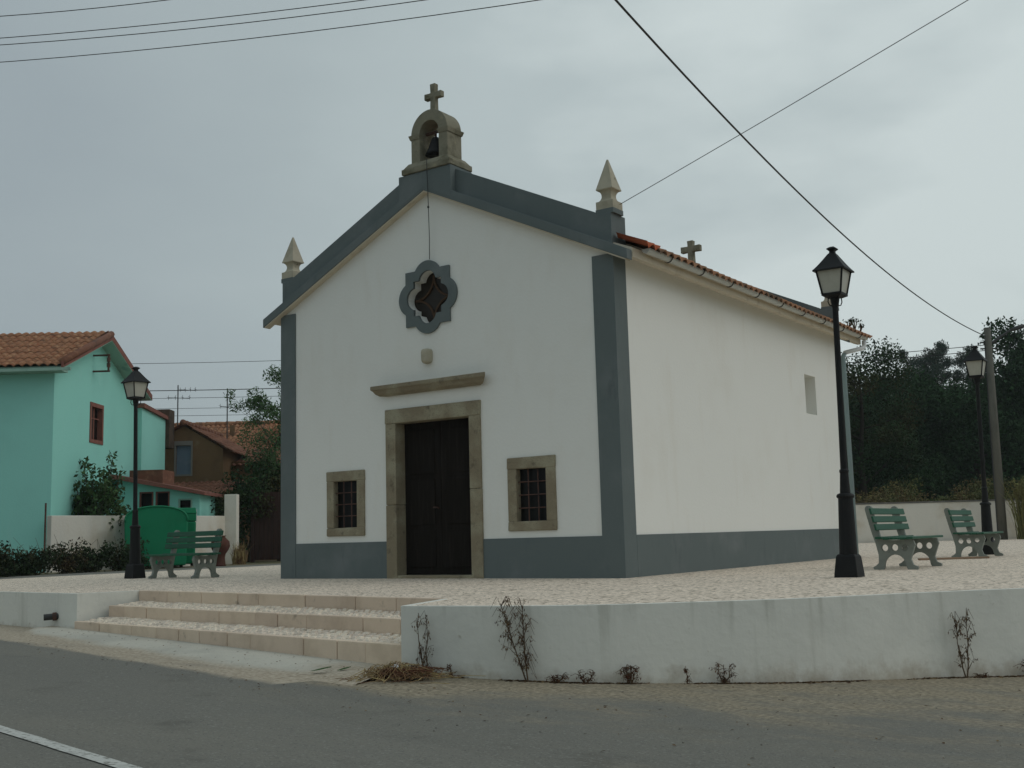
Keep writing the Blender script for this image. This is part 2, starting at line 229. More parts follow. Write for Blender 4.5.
# ------------------------------------------------------------------ mesh helpers
def link(o): COL.objects.link(o); return o
def empty(name, loc=(0, 0, 0), rz=0.0, label=None, cat=None, group=None):
    o = link(bpy.data.objects.new(name, None)); o.location = loc; o.rotation_euler = (0, 0, rz); o.empty_display_size = 0.2
    if label: o['label'] = label
    if cat: o['category'] = cat
    if group: o['group'] = group
    return o
def tag(o, label=None, cat=None, group=None, kind=None):
    if label: o['label'] = label
    if cat: o['category'] = cat
    if group: o['group'] = group
    if kind: o['kind'] = kind
    return o
def fix(me):
    bm = bmesh.new(); bm.from_mesh(me); bmesh.ops.recalc_face_normals(bm, faces=bm.faces); bm.to_mesh(me); bm.free()
def mkobj(name, me, material, parent=None):
    if material is not None:
        me.materials.clear(); me.materials.append(material)
    o = link(bpy.data.objects.new(name, me))
    if parent is not None: o.parent = parent
    return o
class MB:
    def __init__(s): s.v = []; s.f = []
    def add(s, vs, fs):
        n = len(s.v); s.v += [tuple(x) for x in vs]; s.f += [tuple(i + n for i in f) for f in fs]; return s
    def box(s, x0, x1, y0, y1, z0, z1):
        return s.add([(x0, y0, z0), (x1, y0, z0), (x1, y1, z0), (x0, y1, z0), (x0, y0, z1), (x1, y0, z1), (x1, y1, z1), (x0, y1, z1)],
                     [(0, 3, 2, 1), (4, 5, 6, 7), (0, 1, 5, 4), (1, 2, 6, 5), (2, 3, 7, 6), (3, 0, 4, 7)])
    def frust(s, c, w0, d0, w1, d1, z0, z1):
        x, y = c
        vs = [(x + a * w / 2, y + b * d / 2, z) for (w, d, z) in ((w0, d0, z0), (w1, d1, z1)) for a, b in ((-1, -1), (1, -1), (1, 1), (-1, 1))]
        return s.add(vs, [(0, 3, 2, 1), (4, 5, 6, 7), (0, 1, 5, 4), (1, 2, 6, 5), (2, 3, 7, 6), (3, 0, 4, 7)])
    def sqlathe(s, c, prof):      # square section stack: (half width, z)
        x, y = c; vs = []; fs = []
        for h, z in prof: vs += [(x - h, y - h, z), (x + h, y - h, z), (x + h, y + h, z), (x - h, y + h, z)]
        for i in range(len(prof) - 1):
            for k in range(4):
                a = 4 * i + k; b = 4 * i + (k + 1) % 4; fs.append((a, b, b + 4, a + 4))
        fs.append((3, 2, 1, 0)); t = 4 * (len(prof) - 1); fs.append((t, t + 1, t + 2, t + 3))
        return s.add(vs, fs)
    def lathe(s, c, prof, n=16, rot=0.0):
        x, y = c; vs = []; fs = []
        for r, z in prof: vs += [(x + r * math.cos(2 * PI * k / n + rot), y + r * math.sin(2 * PI * k / n + rot), z) for k in range(n)]
        for i in range(len(prof) - 1):
            for k in range(n):
                a = n * i + k; b = n * i + (k + 1) % n; fs.append((a, b, b + n, a + n))
        fs.append(tuple(range(n - 1, -1, -1))); t = n * (len(prof) - 1); fs.append(tuple(t + k for k in range(n)))
        return s.add(vs, fs)
    def prism(s, pts, fn0, fn1):  # polygon pts -> two 3d loops
        n = len(pts)
        s.add([fn0(p) for p in pts] + [fn1(p) for p in pts],
              [tuple(range(n)), tuple(range(2 * n - 1, n - 1, -1))] + [(i, i + n, (i + 1) % n + n, (i + 1) % n) for i in range(n)])
        return s
    def ring(s, outer, inner, fn0, fn1):   # closed frame between two outlines of equal length
        n = len(outer)
        vs = [fn0(p) for p in outer] + [fn0(p) for p in inner] + [fn1(p) for p in outer] + [fn1(p) for p in inner]
        fs = []
        for i in range(n):
            j = (i + 1) % n
            fs += [(i, j, n + j, n + i), (2 * n + i, 3 * n + i, 3 * n + j, 2 * n + j), (i, 2 * n + i, 2 * n + j, j), (n + i, n + j, 3 * n + j, 3 * n + i)]
        return s.add(vs, fs)
    def tube(s, pts, rad, n=8, cap=True):
        pts = [Vector(p) for p in pts]
        if not hasattr(rad, '__len__'): rad = [rad] * len(pts)
        vs = []; fs = []; up = None
        for i, p in enumerate(pts):
            d = (pts[min(i + 1, len(pts) - 1)] - pts[max(i - 1, 0)])
            if d.length < 1e-9: d = Vector((0, 0, 1))
            d.normalize()
            if up is None:
                up = Vector((0, 0, 1)) if abs(d.z) < 0.9 else Vector((1, 0, 0))
            a = d.cross(up)
            if a.length < 1e-6: a = d.cross(Vector((1, 0, 0)))
            a.normalize(); b = a.cross(d).normalized(); up = b
            vs += [tuple(p + (a * math.cos(2 * PI * k / n) + b * math.sin(2 * PI * k / n)) * rad[i]) for k in range(n)]
        for i in range(len(pts) - 1):
            for k in range(n):
                x = n * i + k; y = n * i + (k + 1) % n; fs.append((x, y, y + n, x + n))
        if cap and n > 2:
            fs.append(tuple(range(n - 1, -1, -1))); t = n * (len(pts) - 1); fs.append(tuple(t + k for k in range(n)))
        return s.add(vs, fs)
    def mesh(s, name, smooth=False, recalc=True):
        me = bpy.data.meshes.new(name); me.from_pydata(s.v, [], s.f); me.update()
        if recalc: fix(me)
        if smooth:
            me.polygons.foreach_set('use_smooth', [True] * len(me.polygons))
        return me
    def build(s, name, material, parent=None, smooth=False, bevel=0, segs=2, recalc=True):
        o = mkobj(name, s.mesh(name, smooth, recalc), material, parent)
        if bevel:
            b = o.modifiers.new('bevel', 'BEVEL'); b.width = bevel; b.segments = segs; b.limit_method = 'ANGLE'; b.angle_limit = R(35)
        return o
def plate(loops, fn0, fn1, name):     # flat outline with holes, given a thickness
    bm = bmesh.new(); es = []
    for lp in loops:
        vs = [bm.verts.new(fn0(p)) for p in lp]
        es += [bm.edges.new((vs[i], vs[(i + 1) % len(vs)])) for i in range(len(vs))]
    bmesh.ops.triangle_fill(bm, use_beauty=True, edges=es)
    r = bmesh.ops.extrude_face_region(bm, geom=bm.faces[:])
    d = Vector(fn1(loops[0][0])) - Vector(fn0(loops[0][0]))
    bmesh.ops.translate(bm, vec=d, verts=[g for g in r['geom'] if isinstance(g, bmesh.types.BMVert)])
    bmesh.ops.recalc_face_normals(bm, faces=bm.faces)
    me = bpy.data.meshes.new(name); bm.to_mesh(me); bm.free(); return me
def carve(o, cutters):
    for c in cutters:
        c.parent = o.parent
        md = o.modifiers.new('cut', 'BOOLEAN'); md.operation = 'DIFFERENCE'; md.object = c; md.solver = 'EXACT'
    bpy.context.view_layer.update()
    dg = bpy.context.evaluated_depsgraph_get()
    me = bpy.data.meshes.new_from_object(o.evaluated_get(dg))
    o.modifiers.clear(); o.data = me
    for c in cutters: bpy.data.objects.remove(c)
def copy_tree(o, parent=None):
    c = o.copy(); COL.objects.link(c); c.parent = parent
    for ch in list(o.children): copy_tree(ch, c)
    return c
FW = Vector((-0.57308505, 0.8194959, 0)); RT = Vector((0.8194959, 0.57308505, 0)); C0 = Vector((CAM.x, CAM.y, 0))
def P(lat, dep, z=0.0):      # street-side survey grid: lat along the far frontage, dep away from the road
    p = C0 + RT * lat + FW * dep; return Vector((p.x, p.y, z))
GRID_RZ = math.atan2(RT.y, RT.x)

# ------------------------------------------------------------------ ground levels
def sst(a, b, x):
    t = min(1, max(0, (x - a) / (b - a))); return t * t * (3 - 2 * t)
def plane_z(x, y):
    x = min(40, max(-40, x)); y = min(40, max(-26, y))
    return -0.507 - 0.0195 * (x - 0.64) - 0.0267 * (y + 4.28)
def ground_z(x, y):
    y0 = -3.8 + 9.8 * sst(-2, 8, x)
    t = sst(y0, y0 + 5, y)
    z = plane_z(x, y) * (1 - t) - 0.02 * t
    d = (Vector((x, y, 0)) - C0); lat = d.dot(RT); dep = d.dot(FW)
    z += 6.0 * sst(50, 130, dep) * sst(2, 20, lat)
    return z
def lin(a, b, st):
    n = int(round((b - a) / st)); return [a + (b - a) * i / n for i in range(n + 1)]
gx = [-900, -500, -250, -130] + lin(-80, -16, 8) + lin(-14, 20, 0.5) + lin(22, 40, 2) + lin(50, 130, 10) + [250, 500, 900]
gy = [-900, -500, -250, -120, -60] + lin(-40, -22, 6) + lin(-20, 14, 0.5) + lin(16, 40, 2) + lin(50, 150, 10) + [250, 500, 900]
vs = [(x, y, ground_z(x, y)) for y in gy for x in gx]; nx = len(gx)
fs = [(j * nx + i, j * nx + i + 1, (j + 1) * nx + i + 1, (j + 1) * nx + i) for j in range(len(gy) - 1) for i in range(nx - 1)]
o = MB().add(vs, fs).build('ground', M_GROUND, recalc=False); tag(o, kind='structure')

# road ribbon, its edge line and centre line
def edge_y(x): return -5.53 - 0.188 * (x - 1.03)
def ribbon(name, material, y_a, y_b, x0, x1, dz, st=1.0, jit=0.0, seed=1):
    r = random.Random(seed); xs = lin(x0, x1, st); vs = []
    for x in xs:
        for k, fn in enumerate((y_a, y_b)):
            y = fn(x) + r.uniform(-jit, jit); vs.append((x, y, plane_z(x, y) + dz))
    fs = [(2 * i, 2 * i + 2, 2 * i + 3, 2 * i + 1) for i in range(len(xs) - 1)]
    o = MB().add(vs, fs).build(name, material, recalc=False)
    o.data.flip_normals() if o.data.polygons[0].normal.z < 0 else None
    return tag(o, kind='structure')
ribbon('road', M_ASPH, edge_y, lambda x: edge_y(x) - 5.9, -40, 40, 0.012)
for c_ in (-9.188,): ribbon('road_marking', M_LINE, lambda x: c_ + 0.048 - 0.18 * (x - 7.18), lambda x: c_ - 0.048 - 0.18 * (x - 7.18), -40, 40, 0.018, 0.25, 0.005)

# plaza outline (counter-clockwise from the left front corner)
STEP = {'L0': (0.88, -3.52), 'R0': (6.95, -4.44)}
def curve(pts, n=6):
    out = []
    for i in range(len(pts) - 1):
        p0 = Vector(pts[max(i - 1, 0)]); p1 = Vector(pts[i]); p2 = Vector(pts[i + 1]); p3 = Vector(pts[min(i + 2, len(pts) - 1)])
        for k in range(n):
            t = k / n
            out.append(tuple(0.5 * ((2 * p1) + (-p0 + p2) * t + (2 * p0 - 5 * p1 + 4 * p2 - p3) * t * t + (-p0 + 3 * p1 - 3 * p2 + p3) * t ** 3)))
    out.append(tuple(pts[-1])); return out
FRONT = curve([(7.30, -5.47), (7.70, -5.41), (8.44, -5.25), (9.07, -4.98), (9.74, -4.48), (10.27, -4.03), (10.75, -3.46), (11.26, -2.81), (11.82, -2.21), (12.5, -1.45), (13.2, -0.55), (13.8, 0.5), (14.4, 2.0), (14.9, 4.0), (15.2, 7.0), (15.2, 12.0), (15.2, 24.0)])
def inset(poly, d):
    out = []
    for i, p in enumerate(poly):
        a = Vector(poly[max(i - 1, 0)]); b = Vector(poly[min(i + 1, len(poly) - 1)]); t = (b - a).normalized(); nrm = Vector((-t.y, t.x))
        out.append((p[0] + nrm.x * d, p[1] + nrm.y * d))
    return out
INNER = inset(FRONT, 0.045)
INNER[0] = (7.345, -5.42)
pl = [(-8.1, -3.3), (-8.05, -3.42), (0.69, -4.255), (0.94, -3.515), (6.98, -4.45), (7.035, -4.45)] + INNER[0:] + [(15.04, 30.0)]
b1 = P(30, 41.85); b2 = P(-6.2, 41.85)
pl += [(b1.x, b1.y), (b2.x, b2.y), (-8.6, 8.0)]
MB().add([(x, y, 0.0) for x, y in pl], [tuple(range(len(pl)))]).build('plaza', M_PAVE, recalc=False)['kind'] = 'structure'

# side lane left of the plaza
xs = lin(-10.8, -8.06, 0.5); ys = lin(-4, 14, 0.5) + lin(16, 40, 2)
vs = [(x - 0.02 * max(0, y - 8) * 0, y, ground_z(x, y) + 0.009) for y in ys for x in xs]; n = len(xs)
fs = [(j * n + i, j * n + i + 1, (j + 1) * n + i + 1, (j + 1) * n + i) for j in range(len(ys) - 1) for i in range(n - 1)]
MB().add(vs, fs).build('side_lane', M_ASPH, recalc=False)['kind'] = 'structure'

# verge between road and retaining wall, sandy strip, concrete apron in front of the steps
def sheet(name, material, lower, upper, zoff, n=40, m_=6, ragged=0.0, seed=3, dust=None):
    """lower/upper: polylines of (x, y); lofted and laid on the ground plane"""
    def samp(pl, t):
        d = [0.0]
        for i in range(len(pl) - 1): d.append(d[-1] + (Vector(pl[i + 1]) - Vector(pl[i])).length)
        s = t * d[-1]
        for i in range(len(pl) - 1):
            if s <= d[i + 1] or i == len(pl) - 2:
                u = (s - d[i]) / max(1e-9, d[i + 1] - d[i]); return Vector(pl[i]) * (1 - u) + Vector(pl[i + 1]) * u
    r = random.Random(seed); vs = []
    for i in range(n + 1):
        a = samp(lower, i / n); b = samp(upper, i / n)
        j = r.uniform(-ragged, ragged)
        for k in range(m_ + 1):
            p = a * (1 - k / m_) + b * (k / m_)
            if k == 0: p = p + Vector((0, j))
            z = zoff(p, k / m_) if callable(zoff) else plane_z(p.x, p.y) + zoff
            vs.append((p.x, p.y, z))
    w = m_ + 1
    fs = [(i * w + k, (i + 1) * w + k, (i + 1) * w + k + 1, i * w + k + 1) for i in range(n) for k in range(m_)]
    o = MB().add(vs, fs).build(name, material, recalc=False)
    if o.data.polygons[0].normal.z < 0: o.data.flip_normals()
    if dust:
        a_ = o.data.attributes.new('dust', 'FLOAT', 'POINT')
        a_.data.foreach_set('value', [dust(i / n, k / m_) for i in range(n + 1) for k in range(w)])
    return tag(o, kind='structure')
WALLIN = inset(FRONT, 0.05)
sheet('verge', M_VERGE, [(6.9, edge_y(6.9) - 0.4), (8.5, edge_y(8.5) - 0.9), (10.5, edge_y(10.5) - 1.2), (13, edge_y(13) - 1.5), (20, edge_y(20) - 1.8), (30, edge_y(30) - 1)],
      [(7.2, -5.4)] + WALLIN[:75] + [(20, 3), (30, 4)], lambda p, k: plane_z(p.x, p.y) + (0.004 if k < 0.01 else 0.0155 + 0.005 * k), 90, 14, 0.05, dust=lambda u, k: -0.20 + 1.20 * sst(0.0, 1.0, k) + 0.8 * (1 - sst(0.0, 0.09, u)) * sst(0.3, 0.6, k))
sheet('sand_strip', M_SAND, [(-14, edge_y(-14) - 0.12), (1, edge_y(1) - 0.12), (8.9, edge_y(8.9) - 0.16)], [(-14, -2.6), (0.9, -4.25), (7.4, -5.36)], lambda p, k: plane_z(p.x, p.y) + (0.004 if k < 0.01 else 0.0145 + 0.004 * k), 90, 12, 0.02, 8,
      dust=lambda u, k: 1.35 * sst(0.0, 0.16, k) - 0.35)
# concrete apron: slopes gently up to the foot of the steps
def pad_z(p, k):
    return plane_z(p.x, p.y) + 0.014 + 0.055 * sst(0.0, 0.6, k)
sheet('concrete_apron', M_PAD, [(0.35, -4.92), (2.8, -5.48), (5.0, -5.95), (6.6, -6.33), (7.55, -6.45)], [(0.1, -4.22), (2.5, -4.58), (4.6, -4.9), (6.2, -5.12), (7.36, -5.36)], pad_z, 60, 14, 0.02, 5,
      dust=lambda u, k: 1.25 * (1 - sst(0.0, 0.42, k)) + 1.0 * sst(0.80, 0.97, u) + 0.8 * (1 - sst(0, 0.06, u)) - 0.12)
# ------------------------------------------------------------------ retaining walls
def strip_wall(outer, inner, ztop, zbot, name, material, parent):
    n = len(outer); vs = []
    for (ox, oy), (ix, iy) in zip(outer, inner):
        vs += [(ox, oy, zbot(ox, oy)), (ox, oy, ztop), (ix, iy, ztop), (ix, iy, zbot(ix, iy))]
    fs = []
    for i in range(n - 1):
        for k in range(4): fs.append((4 * i + k, 4 * i + (k + 1) % 4, 4 * i + 4 + (k + 1) % 4, 4 * i + 4 + k))
    fs += [(0, 1, 2, 3), (4 * n - 1, 4 * n - 2, 4 * n - 3, 4 * n - 4)]
    o = MB().add(vs, fs).build(name, material, parent, bevel=0.004)
    o.data.attributes.new('dust', 'FLOAT', 'POINT').data.foreach_set('value', [1.0, 0.0, 0.0, 1.0] * n)
    return o
zb = lambda x, y: plane_z(x, y) - 0.3
OUT = [(6.99, -4.46), (7.30, -5.47)] + FRONT[1:]
INN = [(7.04, -4.46), (7.35, -5.415)] + inset(FRONT, 0.05)[1:]
o = strip_wall(OUT, INN, 0.005, zb, 'retaining_wall', M_WALL, None)
tag(o, 'long curved whitewashed retaining wall right of the steps, carrying the paved plaza', 'wall')
OUT = [(-8.2, -3.0), (-8.1, -3.45), (0.735, -4.31), (0.995, -3.53)]
INN = [(-8.14, -3.0), (-8.05, -3.40), (0.695, -4.26), (0.94, -3.53)]
o = strip_wall(OUT, INN, 0.005, zb, 'retaining_wall', M_WALL, None)
tag(o, 'low whitewashed retaining wall left of the steps with a drain pipe stub', 'wall')
t = empty('drain_pipe', (0.22, -4.265, -0.30), label='short dark plastic drain pipe stub poking out of the low left retaining wall', cat='pipe')
d = Vector((-0.55, -0.8, -0.05)).normalized()
MB().tube([Vector((0.04, 0.06, 0)), d * 0.02, d * 0.16], [0.042] * 3, 14).build('pipe_body', M_DARKMETAL, t, smooth=False)
MB().tube([d * 0.0, d * 0.05], [0.055, 0.055], 14).build('collar', M_RUST, t)

# ------------------------------------------------------------------ entrance steps
t = empty('entrance_steps', (0, 0, 0), label='three broad limestone steps with cobbled treads leading up to the plaza', cat='steps')
rs = random.Random(5)
# (left end, right end, top z, bottom z)
LN = [((1.0, -3.54), (6.98, -4.44), 0.004, -0.17), ((0.93, -3.96), (7.13, -4.87), -0.168, -0.345), ((0.80, -4.37), (7.28, -5.38), -0.345, -0.62)]
for k, (a, b, zt, zbm) in enumerate(LN):
    a = Vector(a); b = Vector(b); u = (b - a).normalized(); nrm = Vector((-u.y, u.x)); Ln = (b - a).length
    mb = MB(); s = 0.0
    while s < Ln - 0.01:
        w = rs.uniform(0.42, 0.95); e2 = min(Ln, s + w)
        if Ln - e2 < 0.25: e2 = Ln
        j = rs.uniform(-0.005, 0.005); g = 0.005
        q = [a + u * (s + g) - nrm * (0.012 + j), a + u * (e2 - g) - nrm * (0.012 + j), a + u * (e2 - g) + nrm * 0.065, a + u * (s + g) + nrm * 0.065]
        mb.add([(p.x, p.y, z) for z in (zbm, zt + j * 0.4) for p in q], [(0, 3, 2, 1), (4, 5, 6, 7), (0, 1, 5, 4), (1, 2, 6, 5), (2, 3, 7, 6), (3, 0, 4, 7)])
        s = e2
    st = mb.build('step', M_KERB, t, bevel=0.008)
    if k:
        a2 = Vector(LN[k - 1][0]); b2_ = Vector(LN[k - 1][1])
        mb = MB(); mb.add([(a.x, a.y, zt - 0.03), (b.x, b.y, zt - 0.03), (b2_.x, b2_.y, zt + 0.012), (a2.x, a2.y, zt + 0.012)], [(0, 1, 2, 3)])
        mb.build('bedding', M_JOINT, st, recalc=False)
        mb = MB(); rows = 4; s = 0.05
        for rI in range(rows):
            s = rs.uniform(0, 0.05)
            while s < Ln - 0.05:
                w = rs.uniform(0.085, 0.125)
                f0 = (rI + 0.09) / rows; f1 = (rI + 0.91) / rows
                rise = 0.042
                def pt(ss, f):
                    tt = min(1, max(0, ss / Ln)); lo = a + (b - a) * tt + nrm * 0.07; hi = a2 + (b2_ - a2) * tt - nrm * 0.005; return lo + (hi - lo) * f
                jx = rs.uniform(-0.012, 0.012); zz = zt + rise * (rI + 0.5) / rows + rs.uniform(-0.006, 0.006)
                c = [pt(s + jx * rs.random(), f0), pt(s + w - 0.018, f0 + rs.uniform(-0.03, 0.03)), pt(s + w - 0.018 + jx, f1), pt(s + jx, f1 + rs.uniform(-0.03, 0.03))]
                cen = sum(c, Vector((0, 0))) / 4
                mb.add([(p.x, p.y, zt - 0.05) for p in c] + [(p.x, p.y, zz - 0.018) for p in c] + [(cen.x + (p.x - cen.x) * 0.68, cen.y + (p.y - cen.y) * 0.68, zz) for p in c],
                       [(0, 1, 5, 4), (1, 2, 6, 5), (2, 3, 7, 6), (3, 0, 4, 7), (4, 5, 9, 8), (5, 6, 10, 9), (6, 7, 11, 10), (7, 4, 8, 11), (8, 9, 10, 11)])
                s += w
        mb.build('cobbled_tread', M_SETT, st)

# ------------------------------------------------------------------ chapel
W0 = 6.5; MX = 3.25; LEN = 9.14; SL = 0.476
ch = empty('chapel', (0, 0, 0), label='small white chapel with blue-grey trim, stone door frame and bell gable on the paved plaza', cat='chapel')
XZ = lambda y: (lambda p: (p[0], y, p[1]))
def roofz(x): return 6.20 - SL * abs(x - MX)
body = MB().prism([(0, -0.3), (W0, -0.3), (W0, roofz(W0) - 0.08), (MX, roofz(MX) - 0.08), (0, roofz(0) - 0.08)], XZ(0), XZ(LEN)).build('wall', M_WHITE, ch)
def lobes(a, d, r, n=192, cx=3.22, cz=4.295):
    out = []
    for k in range(n):
        th = 2 * PI * k / n; c, s = math.cos(th), math.sin(th)
        rad = a / max(abs(c), abs(s))
        for ax_, az_ in ((1, 0), (0, 1), (-1, 0), (0, -1)):
            pr = d * (ax_ * c + az_ * s); disc = r * r - d * d + pr * pr
            if disc > 0 and pr > 0: rad = max(rad, pr + math.sqrt(disc))
        out.append((cx + rad * c, cz + rad * s))
    return out
R_OUT = lobes(0.435, 0.304, 0.271); R_IN = lobes(0.275, 0.242, 0.173)
def boxobj(*a): return MB().box(*a).build('cutter', None)
cut = [boxobj(2.43, 4.07, -0.5, 0.26, -0.1, 2.49),
       MB().prism(R_IN, XZ(-0.5), XZ(0.17)).build('cutter', None),
       boxobj(6.05, 7.0, 7.13, 7.70, 2.735, 3.48)]
for s in (-1, 1):
    c = MX + s * 1.797; cut.append(boxobj(c - 0.33, c + 0.33, -0.5, 0.48, 0.735, 1.62))
carve(body, cut)
# plinth, pilasters
mb = MB()
mb.box(0.31, 2.33, -0.014, 0.01, -0.3, 0.565).box(4.17, W0 - 0.31, -0.014, 0.01, -0.3, 0.565)
mb.box(W0 - 0.01, W0 + 0.014, 0.34, LEN, -0.3, 0.568).box(-0.014, 0.01, 0.34, LEN, -0.3, 0.568).box(0, W0, LEN - 0.01, LEN + 0.014, -0.3, 0.568)
mb.build('plinth', M_GREY, ch)
def corner_pilaster(x, sx, y, sy, ztop):
    # L-shaped strip wrapping a corner: x, y is the corner, sx/sy point into the wall
    p = 0.022; w = 0.32
    pts = [(x - sx * p, y - sy * p), (x + sx * w, y - sy * p), (x + sx * w, y + sy * 0.01), (x + sx * 0.01, y + sy * 0.01), (x + sx * 0.01, y + sy * w), (x - sx * p, y + sy * w)]
    MB().prism(pts, lambda q: (q[0], q[1], -0.3), lambda q: (q[0], q[1], ztop)).build('pilaster', M_GREY, ch)
corner_pilaster(W0, -1, 0, 1, 4.43); corner_pilaster(0, 1, 0, 1, 4.43); corner_pilaster(0, 1, LEN, -1, 4.40)
# gable band with parapet and ends
def BF(x): return 5.97 - SL * abs(x - MX)
def TF(x): return 6.49 - SL * abs(x - MX)
def mirror(half): return half + [(2 * MX - x, z) for x, z in reversed(half[1:-1])]
def gable(y0, y1, yp, soffit):
    # parapet, flush with the wall face
    half = [(MX, BF(MX) + 0.03), (W0 + 0.004, BF(W0) + 0.03), (W0 + 0.004, 5.02), (6.26, 5.02), (6.24, TF(6.24)), (3.79, TF(3.79)), (3.79, 6.275), (MX, 6.275)]
    MB().prism(mirror(half), XZ(y0), XZ(y1)).build('gable_parapet', M_GREY, ch, bevel=0.006)
    # projecting rake band along the two slopes
    pts = [(MX, BF(MX)), (6.80, BF(6.80)), (6.80, BF(6.80) + 0.145), (MX, BF(MX) + 0.145), (2 * MX - 6.85, BF(6.85) + 0.145), (2 * MX - 6.85, BF(6.85))]
    MB().prism(pts, XZ(yp), XZ(0.012 if yp < y0 else y0 + 0.02)).build('rake_band', M_GREY, ch, bevel=0.005)
    if soffit:
        pts = [(MX, BF(MX) - 0.003), (6.77, BF(6.77) - 0.003), (6.77, BF(6.77) - 0.022), (MX, BF(MX) - 0.022), (2 * MX - 6.82, BF(6.82) - 0.022), (2 * MX - 6.82, BF(6.82) - 0.003)]
        MB().prism(pts, XZ(yp + 0.012), XZ(0.004)).build('rake_soffit', M_CREAM, ch)
gable(-0.006, 0.40, -0.13, True)
ped = [(2.76, 6.272), (2.76, BF(2.76) + 0.03), (MX, BF(MX) + 0.03), (3.80, BF(3.80) + 0.03), (3.80, 6.272)]
MB().prism(ped, XZ(-0.134), XZ(0.42)).build('bell_pedestal', M_GREY, ch, bevel=0.008)
gable(LEN - 0.16, LEN + 0.16, LEN - 0.12, False)
# roof tiles
def tiles(name, o3, along, up, length, slope, material, parent, pitch=0.215, row=0.36, amp=0.04, res=8, th=0.022):
    """pantile sheet: o3 eave corner, along/up unit vectors"""
    o3 = Vector(o3); along = Vector(along).normalized(); up = Vector(up).normalized(); nrm = along.cross(up).normalized()
    if nrm.z < 0: nrm = -nrm
    nt_ = max(1, int(round(length / pitch))); pitch = length / nt_; nr = max(1, int(round(slope / row))); row = slope / nr
    us = [k / res * pitch for k in range(nt_ * res + 1)]
    rr = random.Random(len(name)); vs = []; fs = []; W_ = len(us)
    hs = [amp * (abs(math.cos(PI * u / pitch)) * 1.6 - 0.6) for u in us]
    for r in range(nr):
        base = len(vs)
        for (sv, lift) in ((r * row - 0.03, 0.018 - th), (r * row - 0.03, 0.02), ((r + 1) * row + 0.01, 0.0)):
            for i, u in enumerate(us):
                j = 0.006 * math.sin(i // res * 12.9898 + r * 78.233)
                vs.append(tuple(o3 + along * u + up * (sv + j) + nrm * (hs[i] + lift + j)))
        for a in (0, 1):
            for i in range(W_ - 1): fs.append((base + a * W_ + i, base + a * W_ + i + 1, base + (a + 1) * W_ + i + 1, base + (a + 1) * W_ + i))
    ob = MB().add(vs, fs).build(name, material, parent, recalc=False)
    ob.data.polygons.foreach_set('use_smooth', [True] * len(ob.data.polygons))
    return ob
def ridge(name, a, b, r, material, parent, piece=0.42):
    a = Vector(a); b = Vector(b); n = max(1, int((b - a).length / piece)); mb = MB()
    for i in range(n):
        p = a + (b - a) * (i / n); q = a + (b - a) * ((i + 1.08) / n)
        mb.tube([p, q], [r * 1.15, r * 0.92], 10)
    return mb.build(name, material, parent, smooth=True)
cs = math.sqrt(1 + SL * SL); upv = Vector((-1, 0, SL)) / cs
EX = 6.96
rf = MB().prism([(MX, roofz(MX)), (6.86, roofz(6.86)), (6.86, roofz(6.86) - 0.07), (MX, roofz(MX) - 0.07), (2 * MX - 6.86, roofz(6.86) - 0.07), (2 * MX - 6.86, roofz(6.86))], XZ(0.402), XZ(9.85)).build('roof', M_CREAM, ch)
tiles('roof_tiles', (EX, 0.41, roofz(EX) + 0.035), (0, 1, 0), upv, 9.45, 3.71 * cs, M_COTILE, rf)
tiles('roof_tiles', (2 * MX - EX, 0.41, roofz(EX) + 0.035), (0, 1, 0), Vector((1, 0, SL)) / cs, 9.45, 3.71 * cs, M_COTILE, rf)
ridge('ridge_tile', (MX, 0.31, roofz(MX) + 0.05), (MX, LEN - 0.13, roofz(MX) + 0.05), 0.10, M_COTILE, rf)
# bright replaced tiles running down outside the parapet end
tiles('new_tiles', (EX + 0.01, 0.05, roofz(EX) + 0.05), (0, 1, 0), upv, 0.40, 0.44 * cs, M_NEWTILE, rf)
# eaves cornice and gutter on both sides
for s in (1, -1):
    X = lambda x: MX + s * (x - MX)
    pts = [(X(6.49), 4.45), (X(6.56), 4.43), (X(6.65), 4.365), (X(6.73), 4.335), (X(6.80), 4.335), (X(6.80), 4.47), (X(6.49), 4.60)]
    MB().prism(pts, XZ(0.03), XZ(9.72)).build('eaves_cornice', M_CREAM, ch)
    # half-round gutter
    cxg, czg, r = X(6.872), 4.485, 0.065; gp = []
    for k in range(13):
        a = PI + PI * k / 12; gp.append((cxg + r * math.cos(a), czg + r * math.sin(a)))
    for k in range(12, -1, -1):
        a = PI + PI * k / 12; gp.append((cxg + (r - 0.006) * math.cos(a), czg + (r - 0.006) * math.sin(a)))
    gut = MB().prism(gp, XZ(0.30), XZ(9.80)).build('gutter', M_GUTTER, ch)
    MB().prism(gp[:13], XZ(0.285), XZ(0.30)).build('end_cap', M_GUTTER, gut); MB().prism(gp[:13], XZ(9.80), XZ(9.815)).build('end_cap', M_GUTTER, gut)
    for k in range(9):
        mb = MB(); y = 0.95 + k * 1.05; pp = [(cxg + (r + 0.008) * math.cos(a), y, czg + (r + 0.008) * math.sin(a)) for a in [PI * 0.95 + PI * 1.1 * i / 10 for i in range(11)]]
        mb.tube(pp, 0.008, 6).build('bracket', M_DARKMETAL, gut)
dp = MB().tube([(6.875, 9.70, 4.40), (6.875, 9.70, 4.29), (6.85, 9.64, 4.24), (6.62, 9.20, 4.12)], 0.045, 10).build('pipe_elbow', M_PIPEWHITE, ch, smooth=True)
MB().tube([(6.62, 9.20, 4.10), (6.585, 9.19, 4.04), (6.585, 9.19, -0.2)], 0.048, 10).build('downpipe', M_PIPE, ch, smooth=True)
